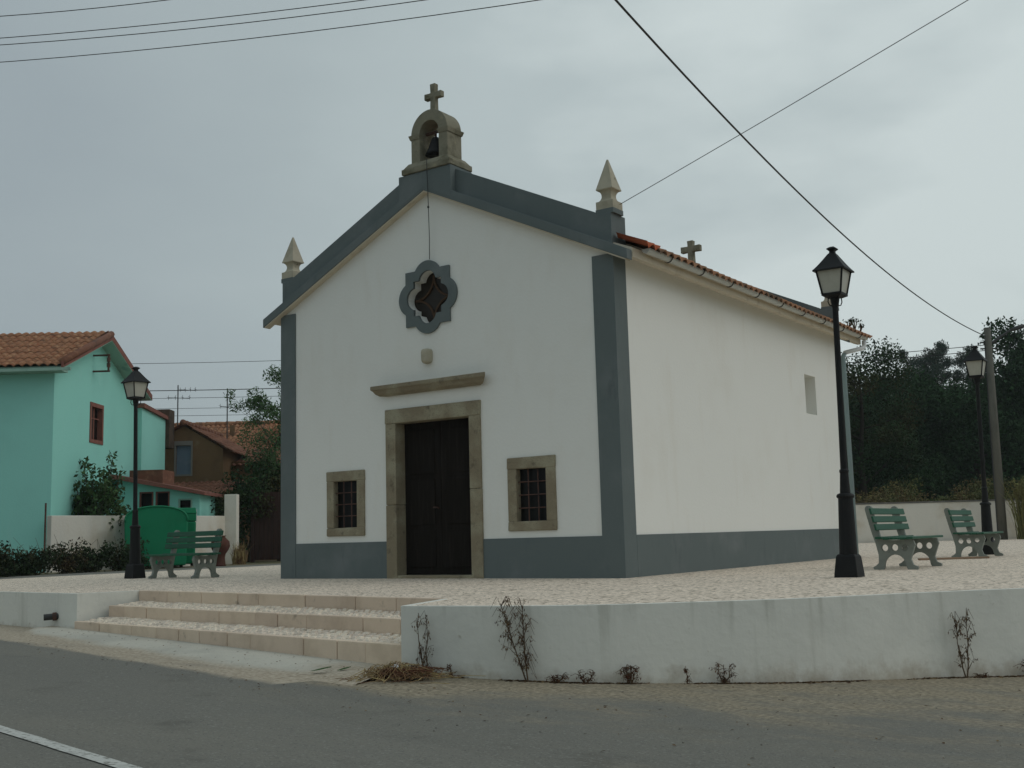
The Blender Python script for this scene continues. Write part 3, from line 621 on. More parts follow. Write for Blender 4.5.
# pinnacles (front and rear corners)
def pinnacle(x, y):
    p = MB().sqlathe((x, y), [(0.142, 5.015), (0.142, 5.085)]).build('pinnacle', M_GREY, ch)
    prof = [(0.136, 5.08), (0.136, 5.20)] + [(0.136 - 0.062 * math.sin(PI / 2 * k / 6), 5.20 + 0.09 * (1 - math.cos(PI / 2 * k / 6))) for k in range(1, 7)] + [(0.074 + 0.056 * (1 - math.cos(PI / 2 * k / 5)), 5.29 + 0.08 * math.sin(PI / 2 * k / 5)) for k in range(1, 6)] + [(0.133, 5.385), (0.127, 5.40), (0.010, 5.83)]
    MB().sqlathe((x, y), prof).build('finial', M_PALE, p)
for x, y in ((6.40, 0.145), (0.10, 0.145), (6.40, LEN), (0.10, LEN)): pinnacle(x, y)
# rear cross on the apex
def cross(x, y, z0, h, w, thick, arm_z, name, material):
    a = thick / 2; f = a * 1.22; zz = arm_z
    pts = [(x - f, z0), (x + f, z0), (x + a * 1.05, zz - a), (x + w / 2, zz - a * 1.12), (x + w / 2, zz + a * 1.12), (x + a, zz + a), (x + f * 0.95, z0 + h), (x - f * 0.95, z0 + h), (x - a, zz + a), (x - w / 2, zz + a * 1.12), (x - w / 2, zz - a * 1.12), (x - a * 1.05, zz - a)]
    return MB().prism(pts, XZ(y - a), XZ(y + a)).build(name, material, ch, bevel=0.012)
MB().sqlathe((MX + 0.05, LEN + 0.10), [(0.16, 6.26), (0.13, 6.42)]).build('cross_base', M_PALE, ch)
cross(MX + 0.05, LEN + 0.10, 6.38, 0.68, 0.47, 0.125, 6.87, 'roof_cross', M_LICHEN)
# bell gable
bc = MB()
bg_ = MB().frust((3.325, 0.13), 0.97, 0.58, 0.97, 0.58, 6.277, 6.37).frust((3.325, 0.13), 0.94, 0.55, 0.79, 0.44, 6.37, 6.46).build('bell_gable', M_LICHEN, ch, bevel=0.012)
cxb = 3.325; ro = 0.365; ri = 0.19; zs = 6.92
for s in (-1, 1):
    x0, x1 = sorted((cxb + s * ri, cxb + s * ro))
    MB().box(x0, x1, -0.05, 0.31, 6.455, zs).build('pier', M_LICHEN, bg_, bevel=0.008)
    x0, x1 = sorted((cxb + s * (ri - 0.015), cxb + s * (ro + 0.035)))
    MB().add(*(lambda q: (q.v, q.f))(MB().frust(((x0 + x1) / 2, 0.13), x1 - x0 - 0.04, 0.38, x1 - x0, 0.43, zs - 0.07, zs + 0.004))).build('impost', M_LICHEN, bg_, bevel=0.006)
oa = [(cxb + ro * math.cos(PI * k / 24), zs + ro * math.sin(PI * k / 24)) for k in range(25)]
ia = [(cxb + ri * math.cos(PI * k / 24), zs + ri * math.sin(PI * k / 24)) for k in range(24, -1, -1)]
MB().prism(oa + ia, XZ(-0.05), XZ(0.31)).build('arch', M_LICHEN, bg_, bevel=0.006)
cross(3.30, 0.13, zs + ro - 0.02, 0.50, 0.34, 0.092, 7.57, 'cross', M_LICHEN)
bl = MB().lathe((cxb, 0.12), [(0.172, 6.58), (0.155, 6.62), (0.118, 6.70), (0.085, 6.80), (0.06, 6.86), (0.02, 6.88)], 18).build('bell', M_BLACK, bg_, smooth=True)
MB().tube([(cxb, 0.12, 6.87), (cxb, 0.12, 6.96)], 0.02, 6).tube([(cxb - 0.2, 0.12, 6.96), (cxb + 0.2, 0.12, 6.96)], 0.025, 6).build('yoke', M_RUST, bl)
MB().tube([(3.385, -0.19, 6.42), (3.385, -0.19, 6.27), (3.365, -0.15, 5.9), (3.315, -0.07, 5.2), (3.29, -0.045, 4.87)], 0.006, 6).build('bell_cord', M_DARKMETAL, bg_)
MB().tube([(3.351, -0.13, 5.69), (3.349, -0.127, 5.66)], 0.016, 6).build('cord_knot', M_DARKMETAL, bg_)
# rose window
rw = MB().ring(R_OUT, R_IN, XZ(-0.035), XZ(0.012)).build('rose_window', M_GREY, ch)
MB().prism(lobes(0.31, 0.25, 0.18), XZ(0.155), XZ(0.20)).build('pane', mat('brown_glass', (0.022, 0.016, 0.011), 0.4, 0.25), rw)
mb = MB()
for q4 in range(4):
    a0 = q4 * PI / 2; ccx = 0.36 * math.sqrt(2); pts = []
    for k in range(13):
        a = a0 + PI / 4 + PI + (k / 12 - 0.5) * R(92)
        pts.append((3.22 + math.cos(a0 + PI / 4) * ccx + 0.36 * math.cos(a), 0.14, 4.295 + math.sin(a0 + PI / 4) * ccx + 0.36 * math.sin(a)))
    mb.tube(pts, 0.02, 6)
mb.build('tracery', M_TRACERY, rw)
# stone frames
def sq(cx, cz, hw, h0, h1, jit=0.0): return [(cx - hw, h0), (cx + hw, h0), (cx + hw, h1), (cx - hw, h1)]
rj = random.Random(11)
def rough_box(mb, x0, x1, y0, y1, z0, z1, j=0.006):
    c = [(x0, z0), (x1, z0), (x1, z1), (x0, z1)]
    c = [(x + rj.uniform(-j, j), z + rj.uniform(-j, j)) for x, z in c]
    mb.prism(c, XZ(y0), XZ(y1))
for s in (-1, 1):
    c = MX + s * 1.797
    win = empty('window', (0, 0, 0)); win.parent = ch
    mb = MB()
    y0, y1 = -0.035, 0.15
    rough_box(mb, c - 0.412, c + 0.412, y0, y1, 1.54, 1.704); rough_box(mb, c - 0.412, c + 0.412, y0, y1, 0.667, 0.80)
    rough_box(mb, c - 0.41, c - 0.25, y0 + 0.003, y1, 0.795, 1.545, 0.003); rough_box(mb, c + 0.25, c + 0.41, y0 + 0.003, y1, 0.795, 1.545, 0.003)
    mb.build('stone_frame', M_STONE, win, bevel=0.014, segs=2)
    MB().box(c - 0.30, c + 0.30, 0.075, 0.14, 0.74, 1.61).build('pane', M_GLASS, win)
    mb = MB()
    for k in (1, 2): mb.tube([(c - 0.25 + 0.5 * k / 3, 0.035, 0.79), (c - 0.25 + 0.5 * k / 3, 0.035, 1.555)], 0.0095, 6)
    for k in (1, 2, 3): mb.tube([(c - 0.26, 0.024, 0.80 + 0.742 * k / 4), (c + 0.26, 0.024, 0.80 + 0.742 * k / 4)], 0.009, 6)
    mb.build('grille', M_RUST, win)
dr = empty('door', (0, 0, 0)); dr.parent = ch
mb = MB(); rough_box(mb, 2.322, 4.178, -0.04, 0.24, 2.385, 2.607, 0.006); mb.build('lintel', M_STONE, dr, bevel=0.012)
for xa, xb in ((2.325, 2.535), (3.965, 4.175)):
    mb = MB(); zc = [-0.05, 1.12, 2.382] if xa < 3 else [-0.05, 1.3, 2.382]
    for i in range(2): rough_box(mb, xa, xb, -0.035, 0.24, zc[i] + 0.001, zc[i + 1] - 0.001, 0.003)
    mb.build('jamb', M_STONE, dr, bevel=0.010)
MB().box(2.536, 3.964, -0.03, 0.25, -0.05, 0.045).build('threshold', M_STONE, dr, bevel=0.01)
for s in (-1, 1):
    x0, x1 = (2.50, 3.247) if s < 0 else (3.253, 4.0)
    lf = MB().box(x0, x1, 0.19, 0.235, 0.05, 2.42).build('door_leaf', M_DOOR, dr)
    mb = MB(); cx = (x0 + x1) / 2
    for z0, z1 in ((0.16, 0.72), (0.80, 1.50), (1.58, 2.26)):
        mb.box(cx - 0.26, cx + 0.26, 0.178, 0.192, z0, z1)
    mb.build('panel', M_DOOR, lf, bevel=0.014)
MB().tube([(3.19, 0.19, 1.05), (3.19, 0.14, 1.06), (3.13, 0.14, 1.06)], 0.012, 8).build('handle', M_RUST, dr)
# ledge over the door and stone corbel
prof = [(-0.16, 2.985), (-0.16, 2.925), (-0.135, 2.90), (-0.11, 2.855), (-0.07, 2.825), (0.02, 2.82), (0.02, 2.985)]
mb = MB(); n = len(prof); xl = lambda y, s: (3.27 + s * (1.00 - 0.7 * (y)))
vsL = [(3.26 - (0.93 + 0.20 * (-y / 0.16)), y, z) for y, z in prof]; vsR = [(3.26 + (0.93 + 0.20 * (-y / 0.16)), y, z) for y, z in prof]
mb.add(vsL + vsR, [tuple(range(n)), tuple(range(2 * n - 1, n - 1, -1))] + [(i, i + n, (i + 1) % n + n, (i + 1) % n) for i in range(n)])
mb.build('door_ledge', M_STONE, ch, bevel=0.008)
MB().frust((3.20, -0.035), 0.16, 0.16, 0.17, 0.17, 3.25, 3.48).build('corbel', M_PALE, ch, bevel=0.055, segs=4)

# ------------------------------------------------------------------ street lamps
lamp = empty('street_lamp', (9.44, 0.22, 0), label='tall black lantern lamp post nearest the road, in front of the chapel side wall', cat='street lamp', group='black lantern lamp posts on the plaza')
MB().sqlathe((0, 0), [(0.142, -0.02), (0.140, 0.03), (0.122, 0.20), (0.116, 0.245), (0.100, 0.27)]).build('base', M_BLACK, lamp, bevel=0.008)
MB().lathe((0, 0), [(0.106, 0.26), (0.104, 0.30), (0.088, 0.90), (0.087, 0.935), (0.102, 0.945), (0.106, 0.965), (0.096, 0.985), (0.062, 1.00), (0.050, 1.24), (0.056, 1.25), (0.056, 1.275), (0.042, 1.29), (0.038, 2.0), (0.036, 3.28), (0.046, 3.30), (0.046, 3.33), (0.05, 3.345), (0.06, 3.42)], 20).build('post', M_BLACK, lamp)
la = MB().sqlathe((0, 0), [(0.075, 3.40), (0.124, 3.425), (0.124, 3.45), (0.11, 3.455)])
hb, ht, z0, z1 = 0.115, 0.162, 3.45, 3.735
for sx in (-1, 1):
    for sy in (-1, 1): la.tube([(sx * hb, sy * hb, z0), (sx * ht, sy * ht, z1)], 0.012, 6)
lo = la.build('lantern', M_BLACK, lamp)
MB().sqlathe((0, 0), [(hb - 0.004, z0 + 0.006), (ht - 0.004, z1 - 0.002)]).build('glass', M_FROST, lo)
rfp = [(0.198, 3.728), (0.198, 3.742), (0.178, 3.765)] + [(0.178 - 0.128 * (k / 6) ** 0.92, 3.765 + 0.185 * (k / 6)) for k in range(1, 7)] + [(0.045, 3.955), (0.032, 3.97), (0.030, 3.99), (0.056, 4.015), (0.056, 4.025), (0.025, 4.048)]
MB().sqlathe((0, 0), rfp).build('lantern_roof', M_BLACK, lo)
mb = MB()
for k in range(4):
    a = PI / 4 + k * PI / 2; c, s = math.cos(a), math.sin(a)
    mb.tube([(0.04 * c, 0.04 * s, 3.30), (0.075 * c, 0.075 * s, 3.31), (0.092 * c, 0.092 * s, 3.35), (0.085 * c, 0.085 * s, 3.41)], 0.007, 6)
mb.build('scroll', M_BLACK, lamp)
def lean(o, ang):
    o.rotation_mode = 'QUATERNION'; o.rotation_quaternion = Matrix.Rotation(ang, 4, FW).to_quaternion()
lean(lamp, R(0.8))
for loc, an, lb in (((-4.23, 0.23, 0), -0.8, 'black lantern lamp post left of the chapel, beside the lone bench and green bins'), ((8.95, 9.75, 0), 0.9, 'black lantern lamp post farthest away, behind the rear bench near the leaning pole')):
    c = copy_tree(lamp); c.location = loc; c['label'] = lb; lean(c, R(an))

# ------------------------------------------------------------------ benches
bench = empty('park_bench', (9.06, 3.1, 0), 0, 'green slatted bench with grey cast ends, nearer of the two right of the chapel', 'bench', 'green park benches on the plaza')
# bench local: y along the seat, +x is the front
def circ(cx, cz, r, n=14): return [(cx + r * math.cos(2 * PI * k / n), cz + r * math.sin(2 * PI * k / n)) for k in range(n)]
def arc(cx, cz, r, a0, a1, n=10, ez=1.0): return [(cx + r * math.cos(R(a0 + (a1 - a0) * k / n)), cz + r * ez * math.sin(R(a0 + (a1 - a0) * k / n))) for k in range(n + 1)]
outl = [(-0.03, 0.0), (0.10, 0.0), (0.115, 0.03)] + arc(0.265, 0.05, 0.145, 168, 12, 12, 1.05) + [(0.415, 0.03), (0.43, 0.0), (0.56, 0.0), (0.565, 0.035), (0.50, 0.065), (0.475, 0.14), (0.515, 0.25), (0.545, 0.33), (0.52, 0.40), (0.40, 0.405), (0.26, 0.395), (0.12, 0.405), (0.085, 0.43), (0.0, 0.80)] + arc(-0.055, 0.83, 0.05, -20, 200, 10) + [(-0.095, 0.78), (-0.03, 0.50), (0.012, 0.36), (0.045, 0.20), (0.04, 0.09), (0.0, 0.055), (-0.04, 0.035)]
holes = [circ(0.135, 0.295, 0.047), circ(0.27, 0.297, 0.047), circ(0.405, 0.295, 0.047)]
for y in (-0.6, 0.6):
    me = plate([outl] + holes, lambda p: (p[0], y - 0.028, p[1]), lambda p: (p[0], y + 0.028, p[1]), 'end_frame')
    mkobj('end_frame', me, M_CAST, bench)
for k in range(5):
    x = 0.10 + k * 0.105; z = 0.405 + (0.012 if k in (0,) else 0) + (0.004 if k == 4 else 0)
    MB().box(x - 0.045, x + 0.045, -0.78, 0.78, z, z + 0.032).build('seat_slat', M_SLAT, bench, bevel=0.006)
for z in (0.575, 0.685, 0.795):
    xb_ = 0.085 - (z - 0.43) * 0.23
    d = Vector((-0.225, 0, 1)).normalized() * 0.043; nn = Vector((1, 0, 0.225)).normalized()
    p = Vector((xb_ + 0.004, 0, z)); q = [p - d, p + d, p + d + nn * 0.03, p - d + nn * 0.03]
    MB().prism([(v.x, v.z) for v in q], lambda a: (a[0], -0.78, a[1]), lambda a: (a[0], 0.78, a[1])).build('back_slat', M_SLAT, bench, bevel=0.006)
for loc, rz, lb in (((8.85, 8.15, 0), 0, 'green slatted bench farther back on the right, in front of the farthest lamp post'), ((-2.95, 0.60, 0), -PI / 2, 'green slatted bench left of the chapel, in front of the green bins')):
    c = copy_tree(bench); c.location = loc; c.rotation_euler = (0, 0, rz); c['label'] = lb
o = MB().box(-0.6, 0.6, -0.06, 0.06, 0.0, 0.03).build('plank', mat('weathered_plank', (0.3, 0.2, 0.13), 0.9, 0.2, [(6, 4, (0.2, 0.15, 0.11), 0.45, 0.7, (0.5, 4, 1))]), bevel=0.004)
o.location = (9.0, 6.9, 0.003); o.rotation_euler = (0, 0, R(38)); tag(o, 'thin brown plank lying flat on the paving between the two right-hand benches', 'plank')

# ------------------------------------------------------------------ foliage helpers
def leaf_mesh(name, cents, n, size, seed, spread=0.3, aspect=0.5, droop=0.0, flat=0.0):
    """n leaf faces scattered around the clump centres [(x, y, z, r)]"""
    g = np.random.default_rng(seed); cents = np.array(cents, float); w = cents[:, 3] ** 2; w /= w.sum()
    ix = g.choice(len(cents), n, p=w); c = cents[ix]
    d = g.normal(size=(n, 3)); d /= np.linalg.norm(d, axis=1)[:, None]
    rr = g.random(n) ** 0.45
    pos = c[:, :3] + d * (c[:, 3] * rr)[:, None] * np.array([1, 1, 1 - flat])
    a = g.normal(size=(n, 3)); a[:, 2] -= droop; a /= np.linalg.norm(a, axis=1)[:, None]
    b = np.cross(a, g.normal(size=(n, 3))); b /= np.linalg.norm(b, axis=1)[:, None] + 1e-9
    s = size * g.uniform(0.6, 1.4, n)[:, None]
    v = np.stack([pos - a * s * 0.5, pos + b * s * aspect * 0.5, pos + a * s * 0.5, pos - b * s * aspect * 0.5], 1).reshape(-1, 3)
    me = bpy.data.meshes.new(name)
    me.vertices.add(4 * n); me.vertices.foreach_set('co', v.ravel())
    me.loops.add(4 * n); me.loops.foreach_set('vertex_index', np.arange(4 * n, dtype=np.int32))
    me.polygons.add(n); me.polygons.foreach_set('loop_start', np.arange(0, 4 * n, 4, dtype=np.int32)); me.polygons.foreach_set('loop_total', np.full(n, 4, dtype=np.int32))
    me.update(calc_edges=True); me.validate(); return me
def limbs(seed, h, trunk_r, fork, n_l, reach, zr, lean=(0, 0), sub=2):
    """tapered trunk with limbs; returns MB and limb ends"""
    r = random.Random(seed); mb = MB(); ends = []
    top = Vector((lean[0], lean[1], h)); pts = [Vector((0, 0, -0.3))]
    for k in range(1, 7):
        t = k / 6; pts.append(Vector((lean[0] * t + r.uniform(-1, 1) * 0.04 * h * (t > 0.2) * 0.4, lean[1] * t + r.uniform(-1, 1) * 0.016 * h, h * t)))
    mb.tube(pts, [trunk_r * (1.25 if k == 0 else 1 - 0.85 * k / 6) for k in range(7)], 8); ends.append(pts[-1])
    for i in range(n_l):
        t = fork + (0.96 - fork) * i / max(1, n_l - 1); j = min(5, int(t * 6)); p = pts[j].lerp(pts[j + 1], t * 6 - j)
        a = i * 2.4 + r.uniform(-0.4, 0.4); ln = reach * (1 - 0.45 * t) * r.uniform(0.75, 1.2)
        e_ = p + Vector((math.cos(a) * ln, math.sin(a) * ln, ln * zr * r.uniform(0.6, 1.3))); md = p.lerp(e_, 0.5) + Vector((0, 0, -0.05 * ln))
        rad = trunk_r * 0.42 * (1 - 0.6 * t); mb.tube([p, md, e_], [rad, rad * 0.65, rad * 0.2], 6); ends.append(e_); ends.append(md.lerp(e_, 0.5))
        for s in range(sub):
            a2 = a + r.uniform(-1.1, 1.1); l2 = ln * r.uniform(0.35, 0.6); q = md.lerp(e_, r.uniform(0.0, 0.7))
            e2 = q + Vector((math.cos(a2) * l2, math.sin(a2) * l2, l2 * zr * r.uniform(0.4, 1.4))); mb.tube([q, q.lerp(e2, 0.5), e2], [rad * 0.4, rad * 0.28, rad * 0.1], 5); ends.append(e2)
    return mb, ends
def tree(name, loc, label, cat, seed, h, tr, fork, nl, reach, zr, cr, nleaf, lsize, lm, group=None, lean=(0, 0), aspect=0.5, droop=0.0, sub=2, bark=M_BARK, extra=()):
    t = empty(name, loc, 0, label, cat, group)
    mb, ends = limbs(seed, h, tr, fork, nl, reach, zr, lean, sub)
    mb.build('trunk', bark, t, smooth=True)
    r = random.Random(seed + 1)
    cents = [(p.x + r.uniform(-.2, .2) * cr, p.y + r.uniform(-.2, .2) * cr, p.z + r.uniform(-.15, .3) * cr, cr * r.uniform(0.6, 1.25)) for p in ends] + list(extra)
    mkobj('crown', leaf_mesh('crown', cents, nleaf, lsize, seed, aspect=aspect, droop=droop), lm, t)
    return t
def place(o, loc, rz=0, s=1.0, label=None):
    c = copy_tree(o); c.location = loc; c.rotation_euler = (0, 0, rz); c.scale = (s, s, s * random.Random(str(loc)).uniform(0.94, 1.06))
    if label: c['label'] = label
    return c

# ------------------------------------------------------------------ turquoise house (left)
GZ = Matrix.Rotation(GRID_RZ, 4, 'Z')
th = empty('house', P(-12.43, 30.0), GRID_RZ, 'two-storey turquoise house with orange tiled gable roof and red-framed window', 'house')
# local: x = lat + 12.43, y = dep - 30
D = 6.5; EZ = 5.60; RZ_ = 6.86; ymid = 3.1
prof = [(0, -0.4), (D, -0.4), (D, EZ - 0.05), (ymid, RZ_ - 0.12), (0, EZ)]
wall = MB().prism(prof, lambda p: (0, p[0], p[1]), lambda p: (-11, p[0], p[1])).build('wall', M_TURQ, th)
carve(wall, [boxobj(-0.25, 0.3, 2.62, 3.60, 3.70, 4.80)])
rs_ = (RZ_ - EZ + 0.10) / ymid
ev = -0.42; ez = EZ + 0.02 + ev * rs_ * 0.9
upf = Vector((0, 1, rs_)).normalized(); slopeL = (ymid - ev) * math.sqrt(1 + rs_ * rs_)
ev2 = D + 0.35; rs2 = (RZ_ - ez) / (ev2 - ymid)
rfh = MB().prism([(ev, ez), (ymid, RZ_), (ev2, ez), (ev2, ez - 0.06), (ymid, RZ_ - 0.11), (ev, ez - 0.06)], lambda p: (0.42, p[0], p[1]), lambda p: (-11.3, p[0], p[1])).build('roof', M_TURQTRIM, th)
tiles('roof_tiles', (0.36, ev - 0.06, ez + 0.03), (-1, 0, 0), upf, 11.4, slopeL, M_TILE, rfh, pitch=0.23)
tiles('roof_tiles', (0.36, ev2 + 0.06, ez + 0.03), (-1, 0, 0), Vector((0, -1, rs2)).normalized(), 11.4, (ev2 - ymid) * math.sqrt(1 + rs2 * rs2), M_TILE, rfh, pitch=0.23)
ridge('ridge_tile', (0.36, ymid, RZ_ + 0.05), (-11.2, ymid, RZ_ + 0.05), 0.10, M_TILE, rfh, 0.42)
for k in range(27):
    MB().lathe((0, 0), [(0.125, -0.03), (0.135, 0.0), (0.125, 0.03)], 10).build('ridge_collar', M_TILERED, rfh).matrix_local = Matrix.Translation((0.30 - 0.42 * k, ymid, RZ_ + 0.065)) @ Matrix.Rotation(PI / 2, 4, 'Y')
for ya, yb in ((ev - 0.05, ymid), (ev2 + 0.05, ymid)):
    pts = [(ya, ez - 0.05), (yb, RZ_ - 0.09), (yb, RZ_ + 0.10), (ya, ez + 0.13)]
    MB().prism(pts, lambda p: (0.43, p[0], p[1]), lambda p: (0.36, p[0], p[1])).build('rake_edge', M_REDTRIM, rfh)
# tile course laid along the near rake
MB().tube([(0.40, ev - 0.05, ez + 0.12), (0.40, ymid, RZ_ + 0.10)], [0.10, 0.10], 8).build('rake_tiles', M_TILERED, rfh, smooth=True)
MB().box(-11.2, 0.36, -0.42, -0.002, ez - 0.13, ez - 0.065).build('eaves_board', M_TURQTRIM, th)
MB().box(-11.2, 0.62, -0.50, -0.43, ez - 0.13, ez - 0.05).build('gutter', M_TURQTRIM, th)
win = empty('window'); win.parent = th
MB().ring([(2.58, 3.66), (3.64, 3.66), (3.64, 4.86), (2.58, 4.86)], [(2.69, 3.77), (3.53, 3.77), (3.53, 4.74), (2.69, 4.74)], lambda p: (0.025, p[0], p[1]), lambda p: (-0.16, p[0], p[1])).build('frame', M_REDTRIM, win)
MB().box(-0.15, -0.13, 2.66, 3.56, 3.74, 4.77).build('pane', M_GLASS, win)
MB().box(-0.10, -0.07, 3.08, 3.13, 3.76, 4.75).box(-0.10, -0.07, 2.70, 3.52, 4.40, 4.43).build('sash', M_REDTRIM, win)
MB().box(-0.127, -0.115, 2.72, 3.05, 3.77, 4.73).build('curtain', mat('net_curtain', (0.36, 0.4, 0.36), 0.9, 0.1), win)
mb = MB()
for z in (5.78, 6.26): mb.tube([(0.0, 2.75, z), (0.50, 2.75, z)], 0.03, 6)
mb.tube([(0.46, 2.75, 5.76), (0.46, 2.75, 6.28)], 0.03, 6); mb.lathe((0.46, 2.75), [(0.055, 5.9), (0.055, 6.02)], 8).lathe((0.46, 2.75), [(0.055, 6.06), (0.055, 6.18)], 8)
mb.build('cable_bracket', M_RUST, th)
MB().tube([(0.03, 6.42, 5.2), (0.06, 6.43, 4.0), (0.03, 6.42, 2.9)], 0.014, 5).build('cable', M_DARKMETAL, th)
# extension in line with the gable
ex = MB().prism([(6.52, -0.3), (9.0, -0.3), (9.0, 4.98), (6.52, 5.12)], lambda p: (0.22, p[0], p[1]), lambda p: (-3.0, p[0], p[1])).build('extension', M_TURQ, th)
MB().prism([(6.45, 5.125), (9.05, 4.98), (9.05, 5.10), (6.45, 5.27)], lambda p: (0.32, p[0], p[1]), lambda p: (-3.1, p[0], p[1])).build('coping', M_REDTRIM, ex)
MB().box(-0.15, 0.36, 9.02, 9.6, 4.0, 5.36).build('chimney', M_GROUNDSTONE, ex, bevel=0.02)
# low annex with three windows
an = MB().prism([(0.2, -0.3), (2.72, -0.3), (2.72, 2.13), (0.2, 2.64)], XZ(4.5), XZ(6.3)).build('annex', M_TURQ, th)
WINS = ((1.08, 1.72, 2.24), (1.58, 1.72, 2.24), (2.28, 0.4, 2.0))
carve(an, [boxobj(x - 0.2, x + 0.2, 4.2, 4.75, z0, z1) for x, z0, z1 in WINS])
MB().prism([(0.05, 2.68), (2.95, 2.10), (2.95, 2.20), (0.05, 2.82)], XZ(4.2), XZ(6.45)).build('annex_roof', M_REDTRIM, an)
MB().box(0.3, 1.35, 5.2, 6.4, 2.4, 2.98).build('brick_upstand', M_TILERED, an)
for x, z0, z1 in WINS:
    f = MB().ring(sq(x, 0, 0.215, z0 - 0.015, z1 + 0.015), sq(x, 0, 0.17, z0 + 0.03, z1 - 0.03), XZ(4.48), XZ(4.56)).build('annex_window', M_TURQTRIM if x > 2 else M_REDTRIM, an)
    MB().box(x - 0.19, x + 0.19, 4.64, 4.66, z0, z1).build('pane', M_GLASS, f)

# ochre house behind
oh = empty('house', P(-11.86, 40.0), GRID_RZ, 'old ochre rendered house with blue-grey shutter and red-brown roof', 'house')
RO = 0.60
ow = MB().prism([(-3.0, -0.4), (1.42, -0.4), (1.42, 4.86 - 1.42 * RO), (0, 4.86), (-3.0, 4.86 - 3.0 * RO)], XZ(0), XZ(5)).build('wall', M_OCHRE, oh)
carve(ow, [boxobj(-0.30, 0.30, -0.4, 0.2, 3.08, 4.28)])
MB().box(-0.26, 0.26, 0.08, 0.12, 3.1, 4.14).build('shutter', M_BLUESHUT, oh)
MB().ring(sq(0, 0, 0.33, 3.05, 4.31), sq(0, 0, 0.27, 3.11, 4.15), XZ(-0.012), XZ(0.12)).build('window_frame', mat('grey_frame', (0.2, 0.19, 0.17), 0.9, 0.2), oh)
for s in (1, -1):
    ln = 1.75 if s > 0 else 3.3; u2 = Vector((-s, 0, RO)).normalized()
    tiles('roof_tiles', (s * ln, -0.12, 4.92 - ln * RO), (0, 1, 0), u2, 5.2, ln * math.sqrt(1 + RO * RO), M_TILERED, oh)
ridge('ridge_tile', (0, -0.12, 4.97), (0, 5.1, 4.97), 0.1, M_TILERED, oh)
MB().box(1.43, 6.0, 1.2, 4.6, -0.4, 3.6).build('side_wing', M_OCHRE, oh)
tiles('wing_tiles', (1.5, 1.0, 3.45), (1, 0, 0), Vector((0, 1, 0.25)).normalized(), 4.6, 3.9, M_TILERED, oh)
# lean-to tiles below the shutter
tiles('lean_to_tiles', (-0.6, -2.4, 2.30), (1, 0, 0), Vector((0, 1, 0.22)).normalized(), 3.2, 2.4, M_TILERED, oh)
MB().box(-0.6, 2.5, -2.2, -0.01, -0.4, 2.26).build('lean_to_wall', M_OCHRE, oh)
# orange-roofed house farther behind
o2 = empty('house', P(-12.3, 47.0), GRID_RZ, 'house behind the ochre one, only its orange tiled roof showing', 'house')
MB().box(-4, 4.5, 0, 6, -0.4, 4.4).build('wall', M_OCHRE, o2)
tiles('roof_tiles', (-4.2, -0.4, 4.25), (1, 0, 0), Vector((0, 1, 0.5)).normalized(), 6.3, 3.7, M_TILE, o2)
tiles('roof_tiles', (-4.2, 6.3, 4.25), (1, 0, 0), Vector((0, -1, 0.5)).normalized(), 6.3, 3.7, M_TILE, o2)
tiles('roof_tiles', (4.6, -0.4, 4.25), (0, 1, 0), Vector((-1, 0, 0.62)).normalized(), 6.6, 3.0, M_TILE, o2)
ridge('ridge_tile', (-4.2, 2.93, 5.95), (2.1, 2.93, 5.95), 0.11, M_TILE, o2)
MB().box(-0.09, 0.09, 1.6, 1.78, 4.8, 5.75).build('chimney', M_OCHRE, o2)
# antennas
def antenna(lat, dep, z0, z1, label, arms):
    t = empty('television_antenna', P(lat, dep, z0), GRID_RZ, label, 'antenna')
    MB().tube([(0, 0, -0.6), (0, 0, z1 - z0)], 0.025, 6).build('mast', M_DARKMETAL, t)
    mb = MB()
    for z, ln, ne, off in arms:
        mb.tube([(-ln / 2 + off, 0, z), (ln / 2 + off, 0, z - 0.05)], 0.014, 5)
        for k in range(ne):
            x = -ln / 2 + off + ln * k / (ne - 1); mb.tube([(x, -0.22, z), (x, 0.22, z)], 0.008, 4); mb.tube([(x, 0, z - 0.1), (x, 0, z + 0.1)], 0.008, 4)
    mb.build('aerial', M_DARKMETAL, t)
antenna(-14.2, 47, 5.4, 7.35, 'thin television aerial with two arms above the ochre house, left one', [(1.75, 0.65, 4, 0.42), (1.42, 0.9, 4, 0.05)])
antenna(-12.1, 47, 5.4, 7.15, 'bare thin antenna mast above the orange roof, right one', [(1.0, 0.35, 2, -0.12)])

# garden wall, pillar, gate, bins, vase
t = empty('garden_wall', P(-12.35, 29.75), 0, 'low white garden wall between turquoise house and green bins, shrub behind', 'wall')
def wall_seg(name, a, b, h, th_, material, parent, base):
    a = Vector(a) - Vector(base); b = Vector(b) - Vector(base); u = (b - a).normalized(); n = Vector((-u.y, u.x, 0)) * th_ / 2
    q = [a - n, b - n, b + n, a + n]
    return MB().add([(p.x, p.y, z) for z in (-0.4, h) for p in q], [(0, 3, 2, 1), (4, 5, 6, 7), (0, 1, 5, 4), (1, 2, 6, 5), (2, 3, 7, 6), (3, 0, 4, 7)]).build(name, material, parent, bevel=0.015)
base = P(-12.35, 29.75)
wall_seg('wall_body', P(-12.36, 29.75), P(-10.2, 33.0), 1.47, 0.2, M_OLDWALL, t, base)
MB().tube([(0.0, -0.12, -0.3), (0.0, -0.12, 1.8)], 0.025, 8).build('corner_pipe', M_RUST, t)
t = empty('garden_wall', P(-10.0, 33.0), 0, 'white garden wall right of the green bins, ending in a taller square pillar', 'wall')
base = P(-10.0, 33.0)
wall_seg('wall_body', P(-10.0, 32.75), P(-8.98, 34.9), 1.46, 0.2, M_OLDWALL, t, base)
wall_seg('pillar', P(-9.00, 34.85), P(-8.62, 34.85), 2.12, 0.34, M_OLDWALL, t, base)
